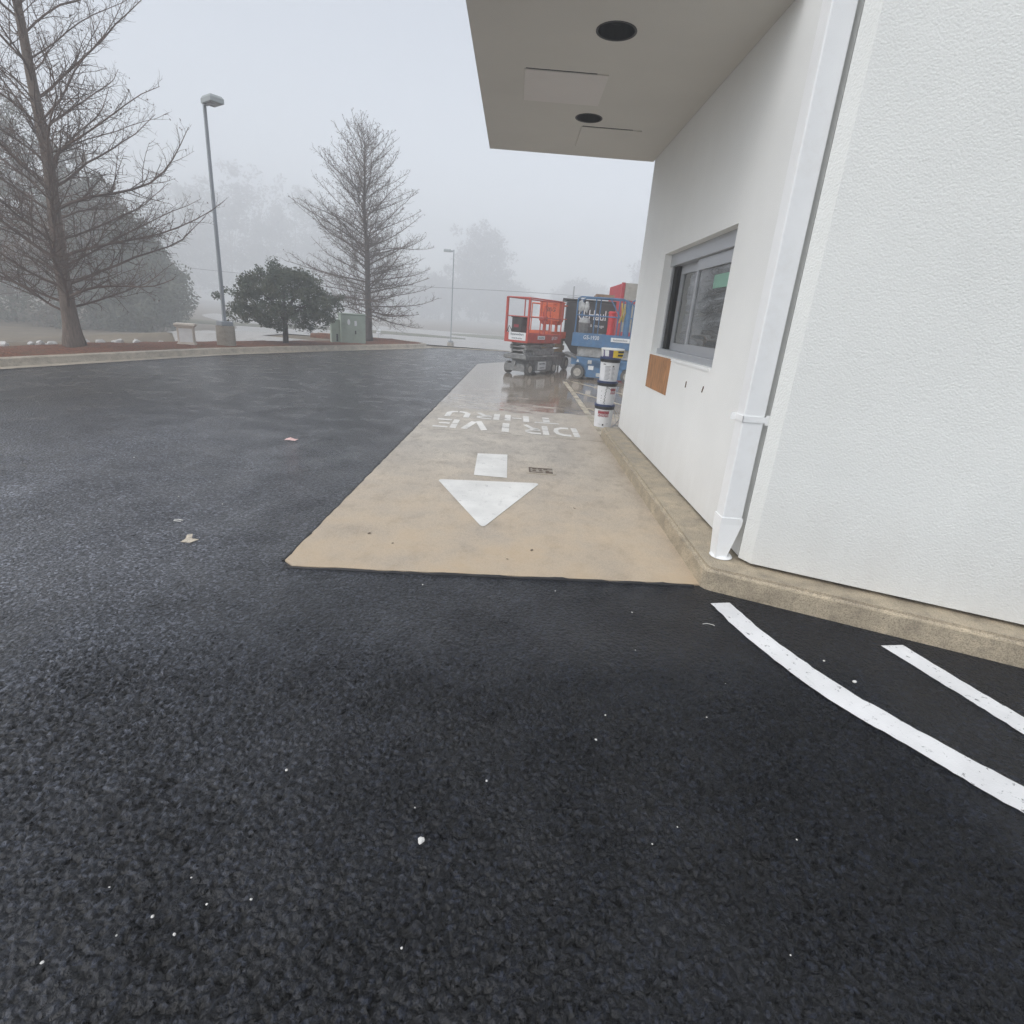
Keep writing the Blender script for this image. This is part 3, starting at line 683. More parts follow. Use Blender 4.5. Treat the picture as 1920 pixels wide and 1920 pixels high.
for hx, hy, hr in HL:
    n = 32; b = MB()
    T = TB @ Matrix.Translation((hx, hy, 3.53))
    ring = lambda r, z: [(r * math.cos(2 * math.pi * k / n), r * math.sin(2 * math.pi * k / n), z) for k in range(n)]
    b.v = [tuple(T @ Vector(p)) for p in ring(hr - .001, -.004) + ring(hr - .001, .02) + ring(hr - .012, .16) + ring(.06, .20)]
    for L_ in range(3):
        for k in range(n): b.f.append((L_ * n + k, L_ * n + (k + 1) % n, (L_ + 1) * n + (k + 1) % n, (L_ + 1) * n + k)); b.mi.append(0)
    b.f.append(tuple(range(3 * n, 4 * n))); b.mi.append(0)
    b.box(-.035, .035, -.008, .008, .05, .19, T); b.box(-.03, .03, .03, .038, .05, .19, T)
    b.build('can_light', M['dark'], can)
    b = MB(); rr = [(hr - .004, -.003), (hr + .012, -.004), (hr + .012, .0), (hr - .004, -.0005)]
    b.v = [tuple(T @ Vector((r * math.cos(2 * math.pi * k / n), r * math.sin(2 * math.pi * k / n), z))) for r, z in rr for k in range(n)]
    for L_ in range(3):
        for k in range(n): b.f.append((L_ * n + k, L_ * n + (k + 1) % n, (L_ + 1) * n + (k + 1) % n, (L_ + 1) * n + k)); b.mi.append(0)
    b.build('trim_ring', M['black'], can)
for (x0, x1, y0, y1, mm) in ((-.09, .625, 5.64, 6.34, 'panel'), (.54, 1.19, 6.98, 7.68, 'soffit')):
    b = MB(); b.box(x0, x1, y0, y1, 3.519, 3.5295, TB, b=.003); b.build('access_panel', M[mm], can)
    b = MB(); b.bar((x0 + .01, y0 - .006, 3.5285), (x1 - .10, y0 - .004, 3.5285), .009, .003, TB); b.build('open_seam', M['dark'], can)
# window
wx = 1.675
wn = bpy.data.objects.new('window', None); col.objects.link(wn); wn.parent = bl; TW = TB
b = MB()
b.box(wx - .02, wx + .10, WY0, WY1, WZ1 - .125, WZ1, TW, b=.004)             # header box
b.box(wx - .03, wx + .12, WY0, WY1, WZ0, WZ0 + .06, TW, b=.004)              # sill rail
b.box(wx, wx + .11, WY1 - .055, WY1, WZ0 + .06, WZ1 - .125, TW)              # far jamb
b.box(wx, wx + .11, WY0, WY0 + .04, WZ0 + .06, WZ1 - .125, TW)
b.build('frame', M['alu'], wn)
def sash(y0, y1, xo, wd, bot, top, glass_name='pane'):
    b = MB(); z0, z1 = WZ0 + .062, WZ1 - .128
    b.box(xo, xo + .035, y0, y1, z0, z0 + bot, TW); b.box(xo, xo + .035, y0, y1, z1 - top, z1, TW)
    b.box(xo, xo + .035, y0, y0 + wd, z0 + bot, z1 - top, TW); b.box(xo, xo + .035, y1 - wd, y1, z0 + bot, z1 - top, TW)
    s = b.build('sash', M['alu'], wn)
    b = MB(); b.box(xo + .014, xo + .020, y0 + wd + .002, y1 - wd - .002, z0 + bot + .002, z1 - top - .002); b.v = [tuple(TW @ Vector(v)) for v in b.v]
    p = b.build('pane', M['glass'], wn); return s
sash(4.63, 5.80, wx + .012, .055, .085, .10)
sash(5.62, 6.52, wx + .058, .075, .075, .085)
b = MB(); b.box(wx + .02, wx + .11, WY1 - .195, WY1 - .056, WZ0 + .06, WZ1 - .126, TW); b.build('dark_gap', M['dark'], wn)  # black box standing in for the unlit gap beside the sash
b = MB(); b.box(wx + .0225, wx + .0255, 4.70, 5.28, 1.915, 2.025, TW); b.build('green_patch', M['greenpatch'], wn)  # pale green rectangle fixed on the outer face of the pane
b = MB(); b.box(1.885, 4.2, 3.9, 7.6, .2, 3.3, TW)                          # the room behind the glass
room = b.build('service_room', M['room'], bl)
bm = bmesh.new(); bm.from_mesh(room.data); bmesh.ops.delete(bm, geom=[f for f in bm.faces if f.normal.x < -.9], context='FACES_ONLY')
bmesh.ops.reverse_faces(bm, faces=bm.faces); bm.to_mesh(room.data); bm.free()
# plywood patch and marks
b = MB(); b.prism([(5.80, .905), (6.725, .895), (6.735, 1.262), (5.79, 1.268)], -.004, .005, TB @ Matrix.Translation((1.58, 0, 0)) @ Matrix(((0, 0, -1, 0), (1, 0, 0, 0), (0, 1, 0, 0), (0, 0, 0, 1))))
b.build('plywood_patch', M['ply'], bl)
b = MB(); b.bar((1.578, 5.17, 1.06), (1.578, 5.165, 1.115), .012, .006, TB); b.build('rust_stain', M['rust'], bl)
b = MB(); b.bar((1.578, 4.70, 1.075), (1.578, 4.68, 1.125), .012, .006, TB); b.build('rust_stain', M['rust'], bl)
b = MB(); b.bar((1.575, 4.62, 1.262), (1.575, 5.78, 1.262), .012, .02, TB); b.build('caulk_bead', M['white_paint'], bl)
# downspout
TD = TB @ Matrix.Translation((1.483, 3.44, 0))
b = MB(); b.box(-.068, .062, -.06, .06, .42, 5.2, TD, b=.008); ds = b.build('downspout', M['white_paint'], bl)
for z in (1.07, 4.6):
    b = MB(); b.box(-.073, .068, -.066, -.0605, z - .018, z + .018, TD); b.box(-.074, -.0685, -.066, .066, z - .018, z + .018, TD); b.box(.068, .10, -.066, -.06, z - .03, z + .03, TD)
    b.box(-.104, -.074, .05, .056, z - .022, z + .022, TD); b.build('strap', M['white_paint'], ds)
b = MB()
def loop(w0, w1, d0, d1, z): return [(w0, d0, z), (w1, d0, z), (w1, d1, z), (w0, d1, z)]
L4 = [loop(-.073, .067, -.065, .065, .43), loop(-.073, .067, -.065, .065, .385), loop(-.070, .0, -.085, .02, .16)]
b.v = [tuple(TD @ Vector(p)) for Lp in L4 for p in Lp]
for i in range(2):
    for k in range(4): b.f.append((i * 4 + k, i * 4 + (k + 1) % 4, (i + 1) * 4 + (k + 1) % 4, (i + 1) * 4 + k)); b.mi.append(0)
b.f += [(0, 1, 2, 3), (8, 9, 10, 11)]; b.mi += [0, 0]
b.build('boot', M['white_paint'], ds)
b = MB(); prof = [(.085, .150), (.092, .156), (.08, .166), (.05, .168)]; b.lathe(prof, 20, TD @ Matrix.Translation((-.015, -.032, 0)) @ Matrix.Diagonal((.8, .85, 1, 1))); b.build('foot_flange', M['white_paint'], ds, smooth='auto')

# small iron cover set in the lane
cv = thing('access_cover', 'small rusty rectangular iron cover set in the concrete lane beside the arrow', 'drain cover', (.37, 5.78, .010))
b = MB(); b.prism(rnd_poly([(-.16, -.13), (.16, -.13), (.16, .13), (-.16, .13)], .03), .001, .006); b.build('frame', M['slab'], cv)
b = MB(); b.prism(rnd_poly([(-.13, -.10), (.13, -.10), (.13, .10), (-.13, .10)], .02), .0062, .008)
b.build('lid', M['footing'], cv); b = MB()
b.box(-.13, .13, .075, .092, .0081, .011); b.box(-.12, .02, -.098, -.080, .0081, .0105); b.box(.05, .125, -.095, -.05, .0081, .0105)
b.box(-.128, -.112, -.09, .09, .0081, .0105)
for x in (-.07, 0, .07): b.lathe([(.022, .008), (.02, .011)], 12, Matrix.Translation((x, -.02, 0)))
for x0 in (-.09, -.03, .03): b.box(x0, x0 + .045, .035, .06, .008, .011)
b.build('cast_pattern', M['iron'], cv)

# ------------------------------------------------------------------ vegetation
rng = random.Random(3)
def cypress(name, loc, H, spread, r0, z0, nb, label, group, bark, twig, seed, rise=(24, 62), tw=.0065, dens=1.0, thick=1.0, cone=.12, pexp=.55, twl=.13, zexp=.92):
    rg = random.Random(seed)
    t = thing(name, label, 'tree', loc, 0, group)
    b = MB(); n = 22; pts = []; rr = []
    wx_ = [rg.uniform(-1, 1) for _ in range(4)]
    ax = lambda z: Vector((.05 * math.sin(z * .8 + wx_[0] * 3) + .02 * math.sin(z * 2.1), .05 * math.sin(z * .7 + wx_[1] * 3), z))
    for i in range(n + 1):
        z = H * i / n; e = z / H
        rad = r0 * ((1 - e) ** .85 * .72 + .012) + r0 * .42 * math.exp(-z / .35)
        p = ax(z); pts.append((p.x, p.y, z - (.15 if i == 0 else 0))); rr.append(rad)
    zr = [0, .12, .3, .55]
    pts = [(ax(z).x, ax(z).y, z - .15 * (z == 0)) for z in zr] + [p for p in pts if p[2] > .7]; rr = [r0 * (((1 - z / H) ** .85) * .72 + .42 * math.exp(-z / .35)) for z in zr] + [r0 * ((1 - p[2] / H) ** .85 * .72 + .012 + .42 * math.exp(-p[2] / .35)) for p in pts[4:]]
    b.tube(pts, rr, 14)
    for i, v in enumerate(b.v):                                        # buttressed, uneven foot
        x, y, z = v; a = math.atan2(y, x); k = 1 + (.16 * math.sin(5 * a + seed) + .08 * math.sin(9 * a)) * math.exp(-max(z, 0) / .5); b.v[i] = (x * k, y * k, z)
    b.build('trunk', bark, t, smooth=True)
    b = MB(); az = rg.uniform(0, 6.28); cones = MB()
    def twigs(p, dr, L, r, depth):
        k = 3; q = [p]; d_ = dr.copy(); rr_ = [r]
        for i in range(k):
            d_ = (d_ + Vector((rg.gauss(0, .24), rg.gauss(0, .24), rg.gauss(.07, .18)))).normalized(); q.append(q[-1] + d_ * L / k); rr_.append(r * (1 - .7 * (i + 1) / k))
        b.tube(q, rr_, 3, cap=False)
        if rg.random() < cone: leaves(b, q[-1], .02, 2, .028, rg)
        if depth > 0:
            m_ = max(2, int(L / twl * dens))
            for j in range(m_):
                f = (j + rg.random()) / m_; s = min(k - 1, int(f * k)); pp = q[s].lerp(q[s + 1], f * k - s)
                side = d_.cross(Vector((rg.gauss(0, 1), rg.gauss(0, 1), rg.gauss(0, 1)))).normalized()
                twigs(pp, (d_ * rg.uniform(.2, .7) + side * .85 + Vector((0, 0, .1))).normalized(), L * rg.uniform(.28, .5) * (1.05 - .5 * f), max(tw * .6, r * .5), depth - 1)
    for i in range(nb):
        e = (i + rg.uniform(-.4, .4)) / nb; e = max(0, min(.985, e)); z = z0 + (H - z0) * e ** zexp
        az += 2.39996 + rg.uniform(-.35, .35)
        prof = (1 - e) ** pexp * (.86 + .14 * min(1, e * 5))
        el = R(rise[0] + (rise[1] - rise[0]) * e ** .8 + rg.uniform(-8, 8))
        L = spread * prof * rg.uniform(.72, 1.08) / math.cos(el) ** .8 + .12
        d_ = Vector((math.cos(az) * math.cos(el), math.sin(az) * math.cos(el), math.sin(el)))
        p = ax(z); k = 9; q = [p]; rb = max(.010, (.010 + .034 * L / spread) * thick * (1 - .45 * e) * rg.uniform(.75, 1.25)); rr_ = [rb]
        for s in range(k):
            up = (.09 if s > 4 else -.01) * (1 - .5 * e)
            d_ = (d_ + Vector((rg.gauss(0, .11), rg.gauss(0, .11), up + rg.gauss(0, .07)))).normalized()
            q.append(q[-1] + d_ * L / k); rr_.append(max(tw * 1.1, rb * (1 - .82 * (s + 1) / k)))
        b.tube(q, rr_, 5, cap=False)
        ns = max(5, int(L * 6.2 * dens))
        for j in range(ns):
            f = .10 + .90 * (j + rg.random()) / ns; s = min(k - 1, int(f * k)); pp = q[s].lerp(q[s + 1], f * k - s); dd = (q[s + 1] - q[s]).normalized()
            side = dd.cross(Vector((rg.gauss(0, .35), rg.gauss(0, .35), 1))).normalized() * (1 if j % 2 else -1)
            d2 = (dd * rg.uniform(.25, .85) + side * rg.uniform(.35, 1.0) + Vector((0, 0, rg.uniform(-.25, .75)))).normalized()
            twigs(pp, d2, (.16 + L * .30 * (1.1 - f)) * rg.uniform(.6, 1.25), max(tw, rr_[s] * .5), 1 if L > .5 else 0)
    b.build('crown', twig, t, fixn=False)
    return t
def leaves(b, c, rad, n, size, rg, mi=0, flat=.8):
    for _ in range(n):
        v = Vector((rg.gauss(0, 1), rg.gauss(0, 1), rg.gauss(0, 1))); v = v.normalized() * rad * rg.random() ** .45; v.z *= flat
        p = Vector(c) + v; nn = Vector((rg.gauss(0, 1), rg.gauss(0, 1), rg.gauss(.5, 1))).normalized(); a = nn.orthogonal().normalized(); a = Matrix.Rotation(rg.uniform(0, 6.28), 3, nn) @ a; bb = nn.cross(a)
        s = size * rg.uniform(.6, 1.3)
        b.v += [tuple(p + a * s), tuple(p + bb * s * .45), tuple(p - a * s), tuple(p - bb * s * .45)]; k = len(b.v); b.f.append((k - 4, k - 3, k - 2, k - 1)); b.mi.append(mi)
cypress('bare_cypress_tree', (-10.46, 13.75, .12), 11.2, 3.85, .215, .74, 78, 'large bare cypress at far left, rooted in the mulch bed by white rocks', 'bare cypress trees', M['bark1'], M['twig'], 4, rise=(19, 62), tw=.0040, dens=1.15, thick=.80, cone=.07, pexp=.62, twl=.10, zexp=1.15)
cypress('bare_cypress_tree', (-6.83, 26.75, .05), 8.25, 3.9, .215, .95, 124, 'cone-shaped bare cypress standing right behind the pale green utility cabinet', 'bare cypress trees', M['bark2'], M['twig2'], 12, rise=(3, 52), tw=.0066, dens=1.15, thick=.85, cone=.22, pexp=.60, twl=.13)
def leafy(name, loc, label, group, zc, rx, ry, rz, nclump, nleaf, lsize, cr, mats, trunk_r, trunk_m, seed, cat='tree', low=0.0, lumpy=.42, outline=None):
    rg = random.Random(seed); t = thing(name, label, cat, loc, 0, group)
    b = MB(); b.tube([(0, 0, -.3), (.02, .01, zc * .4), (.0, .04, zc * .8), (.05, 0, zc + rz * .5)], [trunk_r * 1.25, trunk_r, trunk_r * .8, trunk_r * .3], 10)
    ends = []
    b2 = MB()
    for i in range(nclump):
        while True:
            u = Vector((rg.uniform(-1, 1), rg.uniform(-1, 1), rg.uniform(-1, 1)))
            if .30 < u.length < 1 and u.z > -1 + low * 2: break
        if rg.random() < .65: u = u.normalized() * rg.uniform(.62, 1.10)
        lump = 1 + lumpy * noise.noise(u * 2.4 + Vector((seed, 0, 0)))
        c = Vector((u.x * rx * lump, u.y * ry * lump, zc + max(u.z, -1 + low) * rz * lump))
        if outline: c = outline(c)
        ends.append(c)
        leaves(b2, c, cr * rg.uniform(.6, 1.25), nleaf, lsize, rg, 1 if rg.random() < .42 else 0)
    for c in ends[::max(1, len(ends) // 30)]:
        mid = Vector((c.x * .35, c.y * .35, zc * .62 + c.z * .25)); b.tube([(0, .02, zc * .55), mid, c], [trunk_r * .42, trunk_r * .25, trunk_r * .08], 5, cap=False)
    b.build('trunk', trunk_m, t, smooth=True); b2.build('crown', mats, t, fixn=False)
    return t
leafy('evergreen_tree', (-7.85, 19.75, .10), 'low round dark evergreen tree on a short trunk, left of the pale green cabinet', None, 1.40, 1.66, 1.5, .98, 420, 60, .047, .21, [M['oak1'], M['oak2']], .085, M['bark2'], 21, low=.16, lumpy=.24, outline=lambda c: Vector((max(-1.72, c.x) * (1.08 - .45 * sstep(1.3, 2.7, c.z)), c.y * (1.08 - .45 * sstep(1.3, 2.7, c.z)), c.z + .12 * (1 - min(1, abs(c.x) / 1.6)) * (c.z > 1.3))))
GB = 'bushy evergreens behind the left tree'
for i, (x, y, H, rw, lb, mm) in enumerate([
    (-20.2, 23.5, 8.4, 3.2, 'tallest russet-topped evergreen behind the large bare tree', ['ev1', 'ev2']),
    (-16.2, 22.6, 5.0, 2.3, 'middle bushy evergreen behind the large bare tree, seen through its right branches', ['ev1', 'ev2']),
    (-14.1, 22.0, 3.4, 1.5, 'low rounded green evergreen ending the hedge-like row above the cream pedestal', ['ev1', 'ev1']),
    (-24.5, 25.5, 7.4, 3.2, 'bushy evergreen partly cut by the left edge of the picture', ['ev1', 'ev2'])]):
    x *= 1.9; y *= 1.9; H = H * 1.9 + .6; rw *= 1.9; gb = gz(x, y)
    leafy('evergreen_tree', (x, y, gb), lb, GB, H * .48, rw, rw * .9, H * .53, 440, 80, .13, .80, [M[mm[0]], M[mm[1]]], .14, M['bark1'], 40 + i, low=.02,
          outline=lambda c, H=H: Vector((c.x * (1.08 - .45 * sstep(.45 * H, H, c.z)), c.y * (1.08 - .45 * sstep(.45 * H, H, c.z)), max(c.z, .15))))
GF = 'distant trees fading into fog'
FT = [(-56, 98, 14, 7, 'faint fogged tree at the left end of the distant row, by the lamp pole'), (-46, 96, 19, 8, 'tallest fogged tree, directly right of the near lamp pole'), (-37.5, 101, 18, 7, 'fogged tree above the low round evergreen'),
      (-29, 104, 13, 7, 'fogged tree seen through the left side of the cone-shaped bare cypress'), (-66, 104, 12, 7, 'fogged tree half hidden behind the large bare tree'), (-6.6, 100, 14.0, 4.6, 'lone fogged tree just right of the far lamp post'),
      (-21, 102, 7.5, 5.5, 'low fogged tree behind the right branches of the cone-shaped cypress'), (-13.5, 101, 6.4, 5.0, 'low fogged bush immediately left of the far lamp post'), (-1.5, 106, 6.0, 4.5, 'low fogged bush behind the red lift'),
      (12, 112, 8, 6, 'barely visible fogged tree above the blue lift'), (26, 108, 12, 8, 'barely visible fogged tree by the building corner')]
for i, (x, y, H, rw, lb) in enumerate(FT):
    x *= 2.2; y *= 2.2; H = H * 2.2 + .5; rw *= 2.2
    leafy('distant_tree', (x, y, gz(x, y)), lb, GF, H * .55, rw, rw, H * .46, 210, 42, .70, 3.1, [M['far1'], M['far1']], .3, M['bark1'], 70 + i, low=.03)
# white rocks behind the bed
rk = []
for s in range(3):
    bm = bmesh.new(); bmesh.ops.create_icosphere(bm, subdivisions=2, radius=1)
    for v in bm.verts: v.co *= 1 + .45 * noise.noise(v.co * 1.3 + Vector((s * 9, 0, 0))); v.co.z *= .7
    me = bpy.data.meshes.new('rock'); bm.to_mesh(me); bm.free(); me.materials.append(M['rock']); rk.append(me)
rg = random.Random(5)
for i in range(46):
    y = rg.uniform(9.5, 17.5); u = rg.uniform(2.45, 3.7); x = kx(y) - u - .15
    s = rg.uniform(.05, .12); o = bpy.data.objects.new('rock', rk[i % 3]); col.objects.link(o)
    zb = .09 if u < 2.9 else -.03
    o.location = (x, y, zb + s * .25); o.scale = (s, s * rg.uniform(.7, 1.3), s); o.rotation_euler = (rg.uniform(-.3, .3), rg.uniform(-.3, .3), rg.uniform(0, 6))
    tag(o, 'white rock in the loose row behind the red mulch at far left', 'rock', 'white rocks behind the mulch bed')

# ------------------------------------------------------------------ lamp posts, cabinet, pedestal, wire
def lamp_post(loc, H, ph, pr, label, rz, s=1.0):
    t = thing('lamp_post', label, 'lamp post', loc, rz, 'parking lot lamp posts')
    b = MB(); b.lathe([(pr * 1.02, -.6), (pr * 1.02, .02), (pr, .06), (pr * .98, ph - .03), (pr * .94, ph)], 28); b.build('concrete_footing', M['footing'], t, smooth='auto')
    b = MB(); b.box(-.17, .17, -.17, .17, ph, ph + .12, b=.015); b.build('base_cover', M['steel'], t)
    b = MB(); w0, w1 = .040, .032
    vs = [(sx * w0, sy * w0, ph + .12) for sx, sy in ((-1, -1), (1, -1), (1, 1), (-1, 1))] + [(sx * w1, sy * w1, H) for sx, sy in ((-1, -1), (1, -1), (1, 1), (-1, 1))]
    b.add(vs, [(0, 1, 2, 3), (4, 5, 6, 7)] + [(i, (i + 1) % 4, 4 + (i + 1) % 4, 4 + i) for i in range(4)]); b.build('pole', M['steel'], t)
    b = MB(); b.box(.05, .22, -.045, .045, H - .15, H - .05); b.build('arm', M['steel'], t)
    b = MB()
    lo = [(.18, -.17), (.70, -.17), (.70, .17), (.18, .17)]; hi = [(.22, -.14), (.64, -.14), (.64, .14), (.22, .14)]
    b.v = [(x, y, H - .16) for x, y in lo] + [(x, y, H - .06) for x, y in lo] + [(x, y, H + .0) for x, y in hi]
    b.f = [(3, 2, 1, 0), (8, 9, 10, 11)] + [(i, (i + 1) % 4, 4 + (i + 1) % 4, 4 + i) for i in range(4)] + [(4 + i, 4 + (i + 1) % 4, 8 + (i + 1) % 4, 8 + i) for i in range(4)]; b.mi = [0] * len(b.f)
    hd = b.build('lamp_head', M['lamp_head'], t)
    b = MB(); b.box(.22, .66, -.135, .135, H - .167, H - .161); b.build('lens', M['lens'], hd)
lamp_post((-8.45, 16.9, .04), 6.2, .66, .255, 'tall grey lamp post on a tan concrete drum by the left kerb', R(-38))
lamp_post((-4.75, 42.5, gz(-4.75, 42.5)), 7.15, .95, .26, 'far thin lamp post in the foggy lot, left of the red lift', R(185))

cb = thing('utility_cabinet', 'pale green two-door utility cabinet in front of the cone-shaped bare cypress', 'utility cabinet', (-6.42, 22.75, .08), R(24))
b = MB(); b.box(-.46, .46, -.42, .42, 0, 1.10, b=.012); b.box(-.49, .49, -.45, .45, 1.10, 1.14, b=.01); b.build('housing', M['cab'], cb)
b = MB(); b.box(-.55, .55, -.5, .5, -.15, .015); b.build('plinth', M['kerb'], cb)
b = MB(); b.box(-.78, -.47, -.1, .38, 0, .86, b=.01); b.box(-.80, -.465, -.13, .40, .86, .89); sb = b.build('side_housing', M['cab'], cb)
b = MB(); b.box(-.60, -.54, -.106, -.098, .08, .36); b.build('vent', M['black'], sb)
for x0, x1 in ((-.44, .008), (.014, .44)):
    b = MB(); b.box(x0, x1, -.436, -.421, .05, 1.07, b=.004); dd = b.build('door', M['cab'], cb)
    if x0 < 0:
        b = MB(); b.lathe([(.055, 0), (.055, .004)], 16, frame((-.17, -.437, .83), (1, 0, 0), (0, 0, 1)) @ Matrix.Diagonal((1, 1.9, 1, 1))); b.build('warning_label', M['decal'], dd)
        for z in (.92, .76, .60):
            b = MB(); b.bar((-.36, -.440, z + .03), (-.31, -.440, z - .03), .035, .006); b.build('latch', M['grey_machine'], dd)
    else:
        b = MB(); b.box(.04, .13, -.442, -.436, .70, .88); b.build('warning_label', M['decal'], dd)
        b = MB(); b.box(.05, .10, -.462, -.437, .40, .53, b=.008); b.build('handle', M['black'], dd)

pd = thing('pedestal', 'small cream pedestal with a white panel and moulded cap, left of the lamp post', 'pedestal', (-9.38, 16.5, .10), R(20))
b = MB(); b.box(-.20, .20, -.18, .18, -.3, .50, b=.01); b.build('body', M['cream'], pd)
b = MB(); b.box(-.23, .23, -.21, .21, .50, .54); b.box(-.26, .26, -.24, .24, .54, .58, b=.01); b.box(-.245, .245, -.225, .225, .58, .60); b.build('cap', M['cream'], pd)
b = MB(); b.box(-.225, .225, -.20, .20, -.3, .07, b=.01); b.build('base', M['cream'], pd)
b = MB(); b.box(-.15, .18, -.187, -.1805, .10, .47); b.build('panel', M['offwhite'], pd)

pl = thing('utility_pole', 'thin utility pole barely visible in fog above the gap between the lifts', 'utility pole', (8.4, 92, gz(8.4, 92)))
b = MB(); b.tube([(0, 0, 0), (0, 0, 8.2)], [.16, .11], 8); b.build('pole', M['bark2'], pl)
b = MB(); b.box(-.9, .9, -.06, .06, 6.55, 6.67); b.build('crossarm', M['bark2'], pl)
b = MB(); pts = []
for i in range(41): t_ = i / 40; x = -60 + 120 * t_; pts.append((x, 91.8, 5.0 + .0 * t_ + .35 * math.cos((x - 8.4) / 40 * math.pi)))
b.tube(pts, .045, 4); tag(b.build('power_line', M['wire'], None), 'thin black overhead wire crossing the fog behind the lifts', 'overhead wire')
sg = thing('road_sign', 'small white sign far off in fog, right of the cone-shaped cypress trunk', 'sign', (-14.2, 60, gz(-14.2, 60)))
b = MB(); b.tube([(0, 0, 0), (0, 0, 1.1)], .03, 6); b.build('post', M['steel'], sg)
b = MB(); b.box(-.22, .22, -.04, -.02, .45, .62); b.box(-.16, .26, -.04, -.02, .68, .92); b.build('sign_board', M['decal'], sg)

# ------------------------------------------------------------------ lifts
def wheel(parent, x, y, r, wd, tyre=None, rim=None):
    s = -1 if y < 0 else 1
    T = Matrix.Translation((x, y, r)) @ Matrix.Rotation(R(90), 4, 'X')
    wb = bpy.data.objects.new('wheel', None); col.objects.link(wb); wb.parent = parent
    b = MB(); b.lathe([(r * .55, -wd / 2), (r * .93, -wd / 2), (r, -wd / 2 + .02), (r, wd / 2 - .02), (r * .93, wd / 2), (r * .55, wd / 2)], 24, T); b.build('tyre', M['tyre'], wb, smooth='auto')
    b = MB(); o = -s * (wd / 2)   # outward face
    zz = sorted([o * 1.02, o * .2]); b.lathe([(r * .56, zz[0]), (r * .56, zz[1])], 20, T); b.lathe([(r * .16, o * 1.02 - .012), (r * .16, o * 1.02 + .012)], 12, T); b.build('rim', rim or M['rim'], wb, smooth='auto')
def rail_set(parent, x0, x1, y0, y1, zb, zt, posts, m, mid=.5, r=.019, bigposts=(), rail_m=None):
    b = MB(); zm = zb + (zt - zb) * mid
    for z in (zt, zm):
        rr = r if z == zt else r * .8
        b.tube([(x0, y0, z), (x1, y0, z)], rr, 8); b.tube([(x0, y1, z), (x1, y1, z)], rr, 8); b.tube([(x0, y0, z), (x0, y1, z)], rr, 8); b.tube([(x1, y0, z), (x1, y1, z)], rr, 8)
    b.build('guard_rail', rail_m or m, parent, smooth='auto')
    for x in posts:
        for y in (y0, y1):
            b = MB()
            if x in bigposts: b.box(x - .03, x + .03, y - .03, y + .03, zb - .02, zt + .01, b=.006)
            else: b.tube([(x, y, zb - .02), (x, y, zt)], r * .95, 8)
            b.build('rail_post', m, parent)
def arms(parent, z0, z1, L, y, m, k=4, lean=.05):
    """the folded scissor stack: crossed flat arms, one mesh per arm"""
    h = (z1 - z0) / k
    for i in range(k):
        for s in (-1, 1):
            za = z0 + h * i + .03; zb_ = z0 + h * (i + 1) - .03
            if i % 2: za, zb_ = zb_, za
            b = MB(); b.bar((-L / 2, s * y, za), (L / 2, s * y, zb_), .035, h * .62); 
            for q in (-L / 2 + .05, 0, L / 2 - .05):
                zq = za + (zb_ - za) * (q + L / 2) / L; b.tube([(q, s * (y - .035), zq), (q, s * (y + .035), zq)], .028, 10)
            b.build('scissor_arm', m, parent)
            b = MB(); yy_ = s * (y - .055); b.bar((-L / 2, yy_, zb_), (L / 2, yy_, za), .03, h * .55); b.build('scissor_arm', m, parent)
    for i in range(k + 1):
        for x in (-L / 2 + .05, L / 2 - .05): b = MB(); b.tube([(x, -y, z0 + h * i * .98 + .01), (x, y, z0 + h * i * .98 + .01)], .022, 8); b.build('cross_tube', m, parent)
def side_decal(parent, x0, x1, z0, z1, y, lines, ink, plate=None, sizes=None, name='decal'):
    T = lambda xc, zc: frame((xc, y - .009, zc), (1, 0, 0), (0, 0, 1))
    pr = parent
    if plate is not None:
        b = MB(); b.box(x0, x1, y - .006, y - .001, z0, z1); pr = b.build(name, plate, parent)
    n = len(lines)
    for i, (tx, sz, xs_, sh) in enumerate(lines):
        zc = z1 - (z1 - z0) * (i + .5) / n
        text(tx, sz, ink, T((x0 + x1) / 2, zc), pr, xs=xs_, shear=sh, extr=.001)

# red lift -------------------------------------------------------------
u = Vector((.55, .835)).normalized()
rl = thing('scissor_lift', 'red scissor lift with grey base, parked at the far end of the concrete lane', 'scissor lift', (.52, 17.02, .012), math.atan2(u.y, u.x), 'scissor lifts')
b = MB()
b.box(-.62, .86, -.30, .30, .13, .42, b=.015); b.box(-.90, .90, -.36, .36, .42, .50, b=.01)
b.box(-.35, .55, -.385, -.30, .10, .40, b=.012); b.box(-.35, .55, .30, .385, .10, .40, b=.012)
b.box(-.93, -.88, -.34, .34, .10, .30, b=.01); b.box(-.95, -.86, -.38, .38, .44, .54, b=.01)
b.tube([(-.93, 0, .31), (-.99, 0, .31)], .07, 16); b.tube([(-.70, -.30, .17), (-.70, .30, .17)], .045, 10)
b.build('chassis', M['grey_machine'], rl)
for x in (-.70, .66):
    for y in (-.34, .34): wheel(rl, x, y, .17, .12)
b = MB(); b.box(-.86, .86, -.386, -.362, .50, .545, b=.004); b.box(-.86, .86, .362, .386, .50, .545, b=.004); b.build('base_rail', M['grey_light'], rl)
arms(rl, .54, .86, 1.62, .25, M['grey_light'], 3)
b = MB(); b.box(-.45, .50, -.30, -.27, .56, .66); b.build('arm_cover', M['grey_light'], rl)
b = MB(); b.box(-.95, .95, -.38, .38, .88, .93); b.box(-.95, .95, -.39, -.36, .88, 1.13, b=.006); b.box(-.95, .95, .36, .39, .88, 1.13, b=.006); b.box(-.955, -.93, -.36, .36, .88, 1.13, b=.006); b.box(.93, .955, -.36, .36, .88, 1.13, b=.006)
b.box(-.94, .94, -.40, -.37, .90, .95, b=.004); b.build('platform', M['red'], rl)
